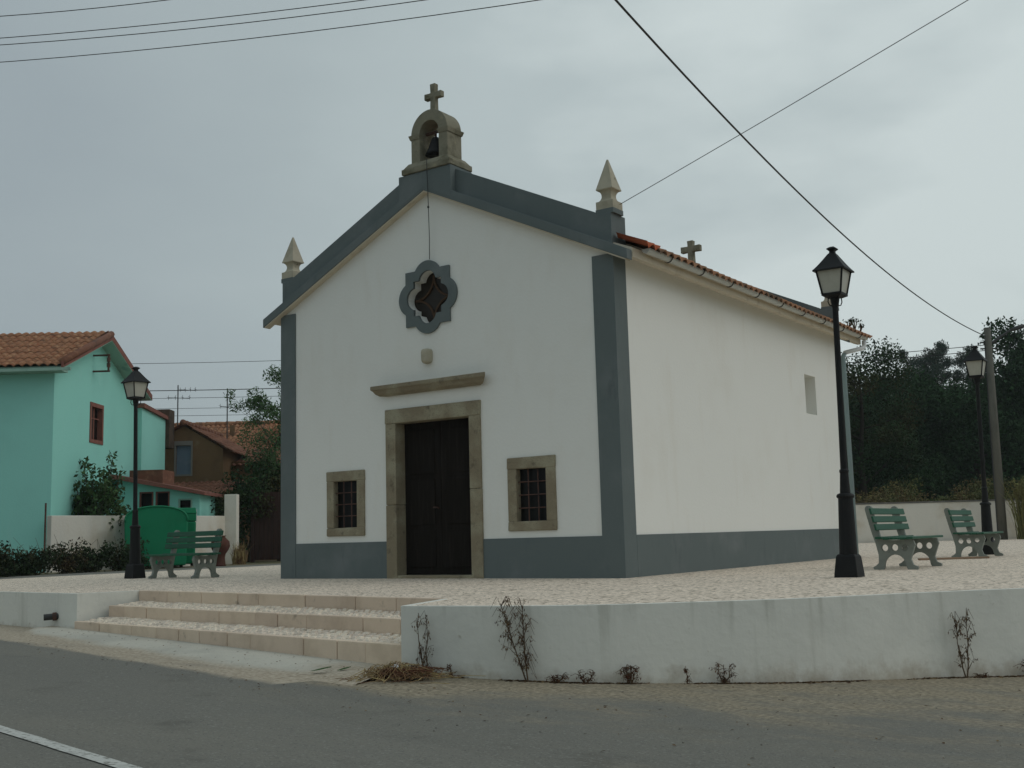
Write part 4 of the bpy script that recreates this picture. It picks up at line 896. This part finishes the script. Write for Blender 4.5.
gt = empty('gate', P(-8.5, 36.6), GRID_RZ, 'dark red-brown plank gate between the white pillar and the chapel', 'gate')
mb = MB()
for k in range(16): mb.box(k * 0.155 + 0.004, k * 0.155 + 0.15, 0, 0.03, 0.06, 2.25 + 0.02 * math.sin(k * 3.1))
mb.build('boards', M_GATE, gt)
for z in (0.4, 1.75): MB().box(0.0, 2.48, 0.032, 0.08, z, z + 0.1).build('rail', M_GATE, gt)
for x in (-0.12, 2.49): MB().box(x, x + 0.11, -0.03, 0.09, -0.3, 2.35).build('post', M_GATE, gt)
# bins: barrel-lidded in front, flat lid behind
def bin_thing(loc, label, w, d, h, arched):
    b = empty('waste_container', loc, GRID_RZ + R(17.5), label, 'bin', 'green bins by the lane')
    hw = w / 2
    if arched:
        top = [(-hw * math.cos(PI * k / 28), h - 0.42 + 0.42 * math.sin(PI * k / 28) ** 0.72) for k in range(29)]
        MB().prism([(hw * 0.95, 0.05), (-hw * 0.95, 0.05)] + top, XZ(0), XZ(d)).build('body', M_BIN, b, bevel=0.045, segs=3)
        MB().tube([(x * 0.975, -0.004, z - 0.02) for x, z in top], 0.024, 8).build('rim', M_BIN, b, smooth=True)
        MB().prism([(hw * 0.5, h * 0.45), (-hw * 0.5, h * 0.45), (-hw * 0.5, h * 0.5), (hw * 0.5, h * 0.5)], XZ(d), XZ(d + 0.05)).build('handle', M_BINEDGE, b)
    else:
        MB().frust((0, d / 2), w * 0.95, d * 0.9, w, d, 0.06, h * 0.765).build('body', M_BIN, b, bevel=0.05, segs=3)
        MB().frust((0, d / 2), w + 0.03, d + 0.04, w * 0.96, d * 0.96, h * 0.90, h).box(-hw, hw, 0, d, h * 0.77, h * 0.90).build('lid', M_BIN, b, bevel=0.02)
        MB().box(hw + 0.004, hw + 0.02, 0.05, 0.12, h * 0.75, h * 0.97).build('reflector', M_PIPEWHITE, b)
    mb = MB()
    for x in (-hw * 0.8, hw * 0.8): mb.tube([(x - 0.04, 0.12, 0.08), (x + 0.04, 0.12, 0.08)], 0.08, 10).tube([(x - 0.04, d - 0.12, 0.08), (x + 0.04, d - 0.12, 0.08)], 0.08, 10)
    mb.build('wheel', M_BLACK, b)
bin_thing(P(-9.88, 30.9), 'big green plastic waste container with rounded barrel lid, behind the left bench', 1.68, 1.0, 1.70, True)
bin_thing(P(-9.62, 32.1), 'green waste container with flat lid, mostly hidden behind the round-lidded one', 0.95, 0.8, 1.66, False)
o = MB().lathe((0, 0), [(0.17, 0), (0.16, 0.05), (0.14, 0.25), (0.16, 0.36), (0.24, 0.48), (0.29, 0.60), (0.27, 0.74), (0.17, 0.84), (0.14, 0.88), (0.18, 0.92)], 20).build('vase', M_TERRA, smooth=True)
o.location = P(-8.30, 31.6, -0.01); o.scale = (0.92, 0.92, 0.92); tag(o, 'reddish brown round-bellied vase against the white wall behind the left bench', 'vase')

# ------------------------------------------------------------------ far wall, pole, cables on the right
t = empty('boundary_wall', P(9.0, 42.0), GRID_RZ, 'long stained white boundary wall behind the right-hand benches, scrub above it', 'wall')
MB().box(0, 24, 0, 0.22, -0.4, 1.42).build('wall_body', M_OLDWALL, t, bevel=0.015)
MB().box(-0.02, 24.02, -0.03, 0.25, 1.424, 1.475).build('coping', mat('dark_coping', (0.13, 0.125, 0.11), 0.95, 0.2, [(3, 5, (0.22, 0.21, 0.18), 0.5, 0.7)]), t)
pz = -0.02
t = empty('utility_pole', P(17.46, 40.5, pz), 0, 'leaning grey utility pole with street light arm in front of the dark wood', 'utility pole')
tp = P(17.54, 40.5, 7.72) - P(17.46, 40.5, pz) + RT * 0.0
MB().tube([(0, 0, -0.5), tp * 0.5, tp], [0.165, 0.14, 0.115], 14).build('pole', M_POLE, t, smooth=True)
ar = MB().tube([tp * 0.915, tp * 0.915 + RT * 0.45 + Vector((0, 0, 0.30)), tp * 0.915 + RT * 0.9 + Vector((0, 0, 0.58))], [0.05, 0.045, 0.04], 8).build('arm', M_DARKMETAL, t)
a = tp * 0.915 + RT * 0.85 + Vector((0, 0, 0.55)); b = a + RT * 0.55 + Vector((0, 0, 0.16))
MB().tube([a, a.lerp(b, 0.3), b.lerp(a, 0.15), b], [0.045, 0.08, 0.085, 0.03], 10).build('lamp_head', M_DARKMETAL, ar, smooth=True)
mb = MB()
for z in (0.90, 0.93): mb.tube([tp * z - RT * 0.3, tp * z + RT * 0.3], 0.03, 6)
mb.build('crossarm', M_DARKMETAL, t)
MB().tube([tp * 0.02 - RT * 0.2 - FW * 0.05, tp * 0.5 - RT * 0.17, tp * 0.94 - RT * 0.13], 0.018, 6).build('conduit', M_DARKMETAL, t)
def wire(name, a, b, sag, r, label, cat='cable', group=None, n=28, over=(0, 1)):
    a = Vector(a); b = Vector(b); pts = []
    for k in range(n + 1):
        s = over[0] + (over[1] - over[0]) * k / n; p = a.lerp(b, s); p.z -= sag * 4 * s * (1 - s); pts.append(p)
    o = MB().tube(pts, r, 6).build(name, M_DARKMETAL, smooth=True); return tag(o, label, cat, group)
pt = P(17.54, 40.5, 7.42)
# thick service cable from the pole top towards the road side
A_ = Vector((8.10, -2.60, 6.61)); dirA = A_ - pt
far = Vector((9.9, -14.5, 7.95))
def para_wire(p0, pm, p1, n=40):
    p0, pm, p1 = Vector(p0), Vector(pm), Vector(p1); out = []
    t_ = (pm - p0).length / ((pm - p0).length + (p1 - pm).length)
    for k in range(n + 1):
        s = k / n; l0 = (s - t_) * (s - 1) / (t_); l1 = s * (s - 1) / (t_ * (t_ - 1)); l2 = s * (s - t_) / (1 - t_)
        out.append(p0 * l0 + pm * l1 + p1 * l2)
    return out
o = MB().tube(para_wire((5.03, 30.03, 7.42), (7.26, 2.91, 6.80), (8.75, -9.5, 7.3)), 0.016, 6).build('cable', M_DARKMETAL, smooth=True)
tag(o, 'thick black sagging cable running from the leaning pole over the lamp post', 'cable')
wire('cable', (6.545, 0.19, 5.16), (14.9, -0.65, 7.47), 0.03, 0.0048, 'thin service wire running up from behind the right front pinnacle')
for k, (a, b) in enumerate((((-1.46, -4.4, 8.62), (1.14, -3.32, 8.5)), ((-1.84, -4.18, 8.46), (3.88, -2.13, 8.11)), ((-1.83, -4.17, 8.35), (4.8, -1.97, 7.88)), ((-2.21, -3.95, 8.25), (6.34, -1.38, 7.64)))):
    wire('overhead_wire', a, b, 0.02 + 0.02 * k, 0.0062,
         ['topmost of the four overhead wires at upper left', 'second overhead wire from the top at upper left', 'third overhead wire from the top at upper left', 'lowest and longest overhead wire at upper left'][k], 'wire', 'overhead wires at upper left', over=(-2.2, 3.4) if k == 0 else (-1.0, 2.2))
for k, (px, z, r) in enumerate(((0, 8.75, 0.012), (0, 7.42, 0.02), (0, 7.05, 0.011), (0, 6.55, 0.010), (0, 6.2, 0.010))):
    wire('distant_wire', P(-26, 54, z + 0.9), P(10, 50, z + 0.55), 0.35, r, 'thin horizontal wire in the sky beyond the ochre house', 'wire', 'distant wires beyond the ochre house')
for k, (z0, z1) in enumerate(((7.45, 7.1), (7.05, 6.9))):
    wire('distant_wire', P(17.5, 40.6, z1), P(2.0, 56, z0 + 1.6), 0.25, 0.014, ['upper thin wire running left from the leaning pole before the wood', 'lower thin wire running left from the leaning pole before the wood'][k], 'wire')

# ------------------------------------------------------------------ vegetation left
tree('airy_tree', P(-8.1, 38.6), 'feathery light-crowned tree rising beside the chapel\'s left edge', 'tree', 21, 5.6, 0.10, 0.35, 10, 2.1, 0.85, 0.36, 8500, 0.12, M_LEAF_AIRY, lean=(0.3, 0.2), aspect=0.35, droop=0.5, sub=4)
t = empty('bush', P(-9.0, 38.0), 0, 'dark rounded bush above the gate, below the feathery tree', 'bush')
r = random.Random(4); ce = []
for k in range(26):
    a = r.uniform(0, 2 * PI); q = r.random() ** 0.5 * 1.7; ce.append((math.cos(a) * q, math.sin(a) * q * 0.8, 1.2 + r.random() * 2.1 * (1 - (q / 2.2) ** 2), r.uniform(0.35, 0.6)))
MB().tube([(0, 0, -0.3), (0.1, 0, 0.8), (0.2, 0.1, 2.0)], [0.09, 0.07, 0.03], 7).tube([(0, 0, 0.3), (-0.5, 0.1, 1.2), (-0.8, 0.2, 2.1)], [0.06, 0.045, 0.02], 6).build('stem', M_BARK, t)
mkobj('foliage', leaf_mesh('foliage', ce, 7500, 0.12, 31), M_LEAF_DARK, t)
t = empty('bush', P(-10.0, 37.0), 0, 'low dark bush behind the white pillar, in front of the ochre house', 'bush')
ce = [(r.uniform(-1.0, 1.0), r.uniform(-0.6, 0.6), r.uniform(0.5, 1.9), r.uniform(0.35, 0.55)) for k in range(18)]
MB().tube([(0, 0, -0.3), (0.1, 0, 0.6), (0.1, 0.1, 1.5)], [0.07, 0.05, 0.02], 7).build('stem', M_BARK, t)
mkobj('foliage', leaf_mesh('foliage', ce, 4500, 0.11, 32), M_LEAF_DARK, t)
# leafy shrub beside the turquoise house
t = empty('shrub', P(-11.95, 31.75), 0, 'broad-leaved green shrub reaching over the white wall beside the turquoise house', 'shrub')
r = random.Random(8); mb = MB(); ce = []
for k in range(22):
    a = r.uniform(0, 2 * PI); ln = r.uniform(0.4, 1.1); zt = r.uniform(1.5, 3.15)
    e_ = Vector((math.cos(a) * ln, math.sin(a) * ln * 0.8, zt)); mid = e_ * 0.5 + Vector((0, 0, 0.25)); mb.tube([(0, 0, -0.2), mid, e_], [0.035, 0.022, 0.008], 5)
    for s in (0.5, 0.75, 1.0): q = mid.lerp(e_, s); ce.append((q.x, q.y, q.z, 0.16 + 0.16 * (1.2 - s)))
ce += [(r.uniform(-0.9, 1.1), r.uniform(-0.4, 0.4), r.uniform(1.2, 2.1), 0.42) for k in range(14)]
mb.build('stem', M_BARK, t); mkobj('foliage', leaf_mesh('foliage', ce, 3200, 0.14, 33, aspect=0.5, droop=0.3), M_LEAF_BUSH, t)
# creeping ground cover along the lane
r = random.Random(9); ce = []; mb = MB()
for k in range(420):
    s = r.random(); lat = -13.6 + s * 3.55; dep = 20.3 + s * 9.4 + r.uniform(0.15, 1.1)
    hmax = 0.62 * r.uniform(0.4, 1.15)
    p = P(lat, dep); ce.append((p.x, p.y, r.uniform(0.05, hmax), r.uniform(0.12, 0.26)))
for k in range(60):
    s = r.random(); p = P(-13.6 + s * 3.55, 20.6 + s * 9.4 + r.uniform(0, 0.8)); mb.tube([(p.x, p.y, 0.1), (p.x + r.uniform(-.2, .2), p.y + r.uniform(-.2, .2), 0.5), (p.x + r.uniform(-.45, .45), p.y + r.uniform(-.4, .4), r.uniform(0.6, 0.95))], [0.008, 0.006, 0.003], 4)
o = mkobj('ground_cover', leaf_mesh('ground_cover', ce, 24000, 0.07, 41, aspect=0.6), M_LEAF_CREEP); tag(o, 'dark creeping plants along the lane below the turquoise house', kind='stuff')
o = mb.build('creeper_stems', M_DRYSTEM); tag(o, 'bare stems sticking out of the creeping plants', kind='stuff')
# dry grass tuft at the gate pillar
def blades(n, h, spread, seed, lean=0.4, w=0.012, bend=0.3):
    r = random.Random(seed); vs = []; fs = []
    for k in range(n):
        a = r.uniform(0, 2 * PI); q = r.random() * spread; x, y = math.cos(a) * q, math.sin(a) * q
        hh = h * r.uniform(0.5, 1.1); a2 = r.uniform(0, 2 * PI); ln = lean * hh * r.random(); dx, dy = math.cos(a2) * ln, math.sin(a2) * ln
        px, py = -math.sin(a2) * w / 2, math.cos(a2) * w / 2; b = len(vs)
        vs += [(x - px, y - py, 0), (x + px, y + py, 0), (x + dx * 0.4 + px, y + dy * 0.4 + py, hh * 0.6), (x + dx * 0.4 - px, y + dy * 0.4 - py, hh * 0.6), (x + dx, y + dy, hh * (1 - bend * r.random()))]
        fs += [(b, b + 1, b + 2, b + 3), (b + 3, b + 2, b + 4)]
    return MB().add(vs, fs)
o = blades(160, 0.75, 0.22, 3, 0.5, 0.016).build('dry_grass', M_STRAW, recalc=False); o.location = P(-8.35, 34.0, -0.02); tag(o, 'tuft of dry yellow grass at the foot of the white pillar', 'grass')

# ------------------------------------------------------------------ vegetation right
t = tree('broadleaf_tree', P(15.9, 51), 'dark broad-crowned tree directly right of the chapel\'s rear corner', 'tree', 51, 7.9, 0.2, 0.12, 14, 2.7, 0.5, 0.85, 26000, 0.14, M_LEAF_DARK, sub=3, bark=M_DARKBARK, extra=[(1.9 * math.cos(k * 2.4), 1.9 * math.sin(k * 2.4), 1.0 + (k % 5) * 1.1, 1.0) for k in range(20)])
t2 = tree('broadleaf_tree', P(14.2, 53), 'dark tree half hidden behind the chapel\'s rear corner', 'tree', 57, 6.4, 0.2, 0.15, 10, 2.8, 0.5, 0.9, 14000, 0.16, M_LEAF_DARK, sub=3, bark=M_DARKBARK)
euc = tree('eucalyptus', P(34.3, 90, ground_z(*P(34.3, 90).xy)), 'tallest slender eucalyptus standing above the middle of the wood', 'tree', 61, 11.4, 0.22, 0.32, 17, 1.9, 0.95, 0.55, 16000, 0.18, M_LEAF_EUC, sub=2, droop=0.6, aspect=0.35, lean=(0.4, 0))
wd = tree('woodland_tree', P(20.5, 58), 'dark green tree in the dense wood behind the far white wall', 'tree', 71, 7.3, 0.2, 0.10, 14, 2.8, 0.5, 1.0, 20000, 0.18, M_LEAF_WOOD, 'trees of the dense wood behind the far wall', sub=3, bark=M_DARKBARK, extra=[(1.8 * math.cos(k * 2.4), 1.8 * math.sin(k * 2.4), 0.8 + (k % 5) * 1.1, 1.0) for k in range(16)])
wd2 = tree('woodland_tree', P(25.0, 62), 'dark green tree in the dense wood behind the far white wall', 'tree', 77, 7.8, 0.2, 0.10, 14, 2.5, 0.55, 0.95, 20000, 0.18, M_LEAF_WOOD, 'trees of the dense wood behind the far wall', sub=3, bark=M_DARKBARK, extra=[(1.8 * math.cos(k * 2.4), 1.8 * math.sin(k * 2.4), 0.8 + (k % 5) * 1.1, 1.0) for k in range(16)])
rw_ = random.Random(12)
def gp(lat, dep): p = P(lat, dep); p.z = ground_z(p.x, p.y); return p
for lat, dep, s, w_ in ((22.8, 55, 0.95, 0), (26.5, 56, 1.15, 1), (29.5, 58, 1.1, 0), (22.0, 66, 1.0, 1), (25.8, 68, 0.95, 0), (29.2, 67, 1.0, 1), (33, 66, 1.1, 0), (19.5, 64, 0.9, 0), (24, 78, 1.0, 0), (28, 79, 1.02, 1), (32, 77, 1.0, 0), (36.5, 76, 1.0, 1), (40, 78, 1.0, 0), (17.5, 60, 0.85, 1), (30.3, 88, 0.9, 1), (38.0, 90, 0.9, 0), (26.0, 90, 0.8, 0), (43, 90, 1.0, 1), (13, 62, 0.8, 0), (33.5, 58, 1.05, 1)):
    place(wd if w_ == 0 else wd2, gp(lat, dep), rw_.uniform(0, 6.28), s)
for lat, dep, s, lb in ((31.5, 88, 0.78, 'slim eucalyptus with a small round top left of the tallest one'), (33.3, 91, 0.95, 'eucalyptus crowding the left side of the tallest one'), (35.3, 93, 0.92, 'eucalyptus crowding the right side of the tallest one'), (37.6, 92, 0.98, 'eucalyptus whose top shows behind the farthest lantern'), (28.4, 84, 0.80, 'short eucalyptus peeking over the broad tree next to the chapel'), (40.6, 88, 1.0, 'large eucalyptus at the right edge behind the street light arm'), (43.0, 92, 1.0, 'eucalyptus partly cut off by the right edge of the wood')):
    place(euc, gp(lat, dep), rw_.uniform(0, 6.28), s, lb)
# undergrowth of the wood, scrub behind the wall
r = random.Random(15); ce = []
for k in range(260):
    dep = r.uniform(52, 80); lat = r.uniform(0.24, 0.52) * dep; p = gp(lat, dep); ce.append((p.x, p.y, p.z + r.uniform(0.3, 3.4), r.uniform(0.8, 1.5)))
o = mkobj('undergrowth', leaf_mesh('undergrowth', ce, 70000, 0.2, 45), M_LEAF_WOOD); tag(o, 'dense dark undergrowth of the wood', kind='stuff')
ce = []
for k in range(420):
    lat = r.uniform(8, 27); p = P(lat, r.uniform(43.2, 47.5)); ce.append((p.x, p.y, 0.5 + r.random() ** 0.7 * 1.75 * (0.8 + 0.2 * math.sin(lat * 2.1)), r.uniform(0.3, 0.55)))
o = mkobj('scrub', leaf_mesh('scrub', ce, 52000, 0.11, 46, aspect=0.4), M_LEAF_SCRUB); tag(o, 'yellow-green scrub growing behind the far white wall', kind='stuff')
t = empty('tall_dry_plant', P(18.4, 40.2, -0.02), 0, 'tall yellow-green dry plant right of the leaning pole, against the wall', 'plant')
mb = blades(420, 2.3, 0.55, 6, 0.5, 0.03, 0.2); mb.build('stalks', M_YELGRASS, t, recalc=False)
r = random.Random(17); mkobj('foliage', leaf_mesh('foliage', [(r.uniform(-.6, .6), r.uniform(-.5, .5), r.uniform(0.6, 2.2), 0.3) for k in range(16)], 1300, 0.13, 47, aspect=0.3), M_YELGRASS, t)
# plants on the chapel roof tiles
for k, (y, h, lb) in enumerate(((8.95, 0.10, 'smallest succulent on the chapel roof edge, nearest the lamp post'), (9.35, 0.21, 'middle succulent growing from the chapel roof edge'), (9.7, 0.17, 'last succulent at the far end of the chapel roof edge'))):
    t = empty('roof_plant', (6.80, y, roofz(6.80) + 0.09), 0, lb, 'plant', 'succulents on the chapel roof')
    r = random.Random(20 + k); mb = MB(); ce = []
    for q in range(4):
        e_ = Vector((r.uniform(-.05, .08), r.uniform(-.14, .14), h * r.uniform(0.6, 1.1))); mb.tube([(0, 0, -0.05), e_ * 0.6 + Vector((0.02, 0, 0)), e_], [0.014, 0.012, 0.008], 5); ce.append((*e_, 0.06))
    mb.build('stem', M_DRYSTEM, t); mkobj('foliage', leaf_mesh('foliage', ce, 50, 0.05, 60 + k), M_LEAF_CREEP, t)

# ------------------------------------------------------------------ dead weeds at the foot of the retaining wall
def dead_weed(name, loc, label, h, stems, seed, lean, spread, droop, mat_s=M_DRYSTEM, mat_l=M_DRYLEAF, nl=6, lsz=0.035, toward=Vector((0.85, 0.5, 0)), mains=1):
    """main stems rising from one root, thin side shoots that droop at the tip, withered leaves hanging on"""
    t = empty(name, loc, 0, label, 'weed', 'dead weeds along the retaining wall'); r = random.Random(seed); mb = MB(); ce = []
    out = Vector((toward.y, -toward.x, 0)); up = Vector((0, 0, 1)); ms = []
    for k in range(mains):
        x = lean + (spread * 0.8 * (2 * k / (mains - 1) - 1) if mains > 1 else 0); hh = h * r.uniform(0.85, 1.0)
        bow = r.uniform(0.4, 0.9)
        pts = [toward * (x * (s / 5) ** bow + r.uniform(-.008, .008)) + up * (hh * s / 5) + out * r.uniform(0, 0.02) for s in range(6)]
        mb.tube(pts, [0.0075 * (h / 0.6) ** 0.5, 0.006, 0.005, 0.004, 0.003, 0.002], 5); ms.append(pts)
    for k in range(stems):
        pts = ms[k % mains]; s = r.uniform(0.6, 4.9); j = int(s); p = pts[j].lerp(pts[j + 1], s - j)
        d = r.uniform(-1, 1) * spread; q = p + toward * d * 0.6 + up * h * r.uniform(0.06, 0.2) + out * r.uniform(-0.005, 0.04)
        e_ = p + toward * (d + droop * (1 if d > 0 else -1) * r.uniform(0, 0.5)) + up * h * r.uniform(-0.12, 0.16) + out * r.uniform(0, 0.05)
        pp = [p, p.lerp(q, 0.6), q, e_]; mb.tube(pp, [0.003, 0.0025, 0.002, 0.0012], 4)
        for i in range(nl):
            s = r.uniform(0.5, 2.99); j = int(s); c = pp[j].lerp(pp[j + 1], s - j); ce.append((c.x, c.y, c.z - 0.015, 0.022))
    mb.build('stem', mat_s, t); mkobj('dry_leaves', leaf_mesh('dry_leaves', ce, int(len(ce) * 1.5), lsz * 0.75, seed, aspect=0.3, droop=2.2), mat_l, t)
    return t
def at_wall(x, off=0.05):
    best = min(range(len(FRONT) - 1), key=lambda i: abs(FRONT[i][0] - x)); a = Vector(FRONT[best]); b = Vector(FRONT[best + 1]); t_ = (b - a).normalized(); p = a + t_ * ((x - a.x) / t_.x) + Vector((t_.y, -t_.x)) * off
    return (p.x, p.y, plane_z(p.x, p.y) + 0.012), Vector((t_.x, t_.y, 0))
for x, lb, h, st, sd_, lean, sp, dr_, nl, mn in (
        (7.58, 'wiry drooping dead weed nearest the steps corner of the retaining wall', 0.58, 26, 1, -0.03, 0.075, 0.05, 4, 2),
        (8.50, 'tallest bushy dead weed fanning up the retaining wall, second from the steps', 0.66, 70, 2, -0.12, 0.12, 0.08, 5, 2),
        (11.36, 'forked dead weed with looping stems towards the right end of the wall', 0.58, 36, 3, -0.01, 0.08, 0.05, 5, 2)):
    l, tw = at_wall(x); dead_weed('dead_weed', l, lb, h, st, sd_, lean, sp, dr_, nl=nl, toward=tw, mains=mn)
for x, lb, h, st, sd_, w_ in (
        (7.82, 'short single dead sprig between the two tallest dead weeds on the left', 0.12, 4, 11, 0.02), (8.74, 'low dead tuft just right of the bushiest dead weed', 0.08, 9, 12, 0.05), (8.95, 'ragged low dead tuft under faint marks mid-left of the wall', 0.12, 7, 13, 0.06),
        (9.25, 'dark reddish clump with spiky tips at the middle of the wall foot', 0.15, 14, 14, 0.05), (9.62, 'small thin upright reddish sprig right of the spiky clump', 0.13, 4, 15, 0.02), (9.87, 'two-pronged reddish sprout right of the wall\'s middle', 0.17, 9, 16, 0.05),
        (11.47, 'tiny reddish tuft beside the forked dead weed\'s foot', 0.05, 7, 17, 0.05), (11.85, 'low reddish clump at the far right end of the visible wall', 0.14, 18, 18, 0.12)):
    l, tw = at_wall(x, 0.04); dead_weed('dead_weed', l, lb, h, st * 3, sd_, 0, w_ * 1.3, 0.03, M_DRYSTEM, M_REDWEED, 4, 0.03, tw, mains=max(1, st // 3))
# litter line of dry bits along the wall foot and loose stones on the verge
r = random.Random(33); vs = []; fs = []
def bit(x, y, s, z):
    a = r.uniform(0, PI); c, q = math.cos(a) * s, math.sin(a) * s; w = r.uniform(0.25, 0.6); b = len(vs)
    vs.extend([(x - c, y - q, z), (x + q * w, y - c * w, z + s * 0.35), (x + c, y + q, z + s * 0.2), (x - q * w, y + c * w, z + s * 0.1)]); fs.append((b, b + 1, b + 2, b + 3))
for k in range(3200):
    i = r.random() * 60; j = int(i); p = Vector(FRONT[j]).lerp(Vector(FRONT[j + 1]), i - j); tt = (Vector(FRONT[j + 1]) - Vector(FRONT[j])).normalized(); off = abs(r.gauss(0, 0.035)) + 0.006
    q = p + Vector((tt.y, -tt.x)) * off
    if math.sin(q.x * 9.1) + math.sin(q.x * 4.3 + 1) > -0.6 + r.uniform(-0.6, 0.6): bit(q.x, q.y, r.uniform(0.008, 0.03), plane_z(q.x, q.y) + 0.019)
for k in range(420):
    x = r.uniform(1, 13.5); u = r.random(); ya = edge_y(x) - 0.4; yb = -4.4 - 0.15 * x if x < 7.3 else -5.6 + 0.62 * max(0, x - 8.3)
    y = yb + (ya - yb) * u; bit(x, y, r.uniform(0.006, 0.02), plane_z(x, y) + (0.075 if x < 7.3 and u < 0.6 else 0.02))
o = MB().add(vs, fs).build('dry_litter', M_DRYLEAF, recalc=False); tag(o, 'dry leaf bits and dirt along the wall foot and verge', kind='stuff')
r = random.Random(35); mb = MB()
for k in range(70):
    x = r.uniform(7.4, 14.5); yb = -5.6 + 0.62 * max(0, x - 8.3); ya = edge_y(x) - 0.6; y = yb + (ya - yb) * r.random(); s = r.uniform(0.003, 0.008)
    mb.lathe((x, y), [(s * 0.8, plane_z(x, y) + 0.015), (s, plane_z(x, y) + 0.017 + s * 0.5), (s * 0.5, plane_z(x, y) + 0.017 + s)], 5, r.random())
o = mb.build('gravel', M_SAND); tag(o, 'loose small stones on the verge', kind='stuff')
# heap of dry grass with rubbish beside the steps corner
zz = plane_z(7.5, -5.85) + 0.04
t = empty('dry_grass_heap', (7.52, -5.84, zz), 0, 'heap of dry reddish grass by the corner of steps and wall', 'grass heap')
r = random.Random(44); mb = MB()
for k in range(420):
    x = r.gauss(0.05, 0.15); y = r.gauss(0, 0.13) + x * 0.25; a = r.gauss(0.5, 0.9); ln = r.uniform(0.08, 0.3); h = r.uniform(0.02, 0.13) * max(0.15, 1 - (x * x + y * y) / 0.16)
    c, s = math.cos(a) * ln / 2, math.sin(a) * ln / 2
    mb.tube([(x - c, y - s, 0.0), (x, y, h), (x + c, y + s, max(0.0, h * r.uniform(-0.2, 1.0)))], 0.0028, 3, cap=False)
mb.build('straw', M_STRAW, t, recalc=False)
mb = MB()
for k in range(160):
    x = r.gauss(0.12, 0.1); y = r.gauss(0.04, 0.07) + x * 0.3; a = r.gauss(0.5, 0.6); ln = r.uniform(0.08, 0.22); c, s = math.cos(a) * ln / 2, math.sin(a) * ln / 2
    mb.tube([(x - c, y - s, 0.02), (x, y, 0.07), (x + c, y + s, 0.05)], 0.0035, 3, cap=False)
mb.build('reddish_stalks', M_REDWEED, t, recalc=False)
o = MB().lathe((0, 0), [(0.03, 0), (0.055, 0.03), (0.06, 0.06), (0.035, 0.10), (0.01, 0.11)], 9).build('rubbish_scrap', M_BLACK); o.scale = (1, 0.8, 0.55); o.location = (7.43, -5.72, zz + 0.04); o.rotation_euler = (0.4, 0.2, 0)
tag(o, 'black rubbish scrap on the dry grass heap', 'rubbish')
o = MB().add([(-0.045, 0, 0), (0, -0.035, 0.012), (0.05, 0.005, 0.0), (0.02, 0.03, 0.03), (-0.02, 0.03, 0.025)], [(0, 1, 2, 3, 4)]).build('paper_scrap', M_PIPEWHITE, recalc=False); o.location = (7.52, -5.82, zz + 0.075)
sm = o.modifiers.new('t', 'SOLIDIFY'); sm.thickness = 0.003
tag(o, 'small white paper scrap on the dry grass heap', 'rubbish')
# fallen green leaves on the apron
for (x, y, rz, s, lb) in ((6.86, -6.02, 0.5, 0.095, 'larger dark green leaf lying on the pale concrete apron'), (6.98, -5.86, 1.1, 0.065, 'smaller green leaf lying beside the larger one on the apron')):
    vs = []; n = 9
    for k in range(n):
        u = k / (n - 1); w = 0.32 * math.sin(PI * u) ** 0.8; vs += [(u * 2 - 1, -w, 0.16 * u), (u * 2 - 1, 0, 0.10 * u + 0.02), (u * 2 - 1, w, 0.20 * u)]
    fs = [(3 * k + c, 3 * k + 3 + c, 3 * k + 4 + c, 3 * k + 1 + c) for k in range(n - 1) for c in (0, 1)]
    o = MB().add([(a * s, b * s, c * s) for a, b, c in vs], fs).build('fallen_leaf', M_LEAF_BUSH, recalc=False); o.location = (x, y, plane_z(x, y) + 0.072); o.rotation_euler = (0.12, -0.1, rz)
    tag(o, lb, 'leaf', 'fallen leaves on the apron')

# ------------------------------------------------------------------ damp hazy air
hz = MB().box(-920, 920, -920, 920, -4, 26).build('haze', None); tag(hz, kind='stuff', label='thin damp haze over the whole place')
HM = bpy.data.materials.new('haze'); HM.use_nodes = True; ht_ = HM.node_tree; ht_.nodes.clear()
pv = ht_.nodes.new('ShaderNodeVolumePrincipled'); pv.inputs['Density'].default_value = 0.0005; pv.inputs['Color'].default_value = (0.86, 0.93, 0.93, 1); pv.inputs['Anisotropy'].default_value = 0.2
ho = ht_.nodes.new('ShaderNodeOutputMaterial'); ht_.links.new(pv.outputs[0], ho.inputs['Volume'])
hz.data.materials.append(HM)
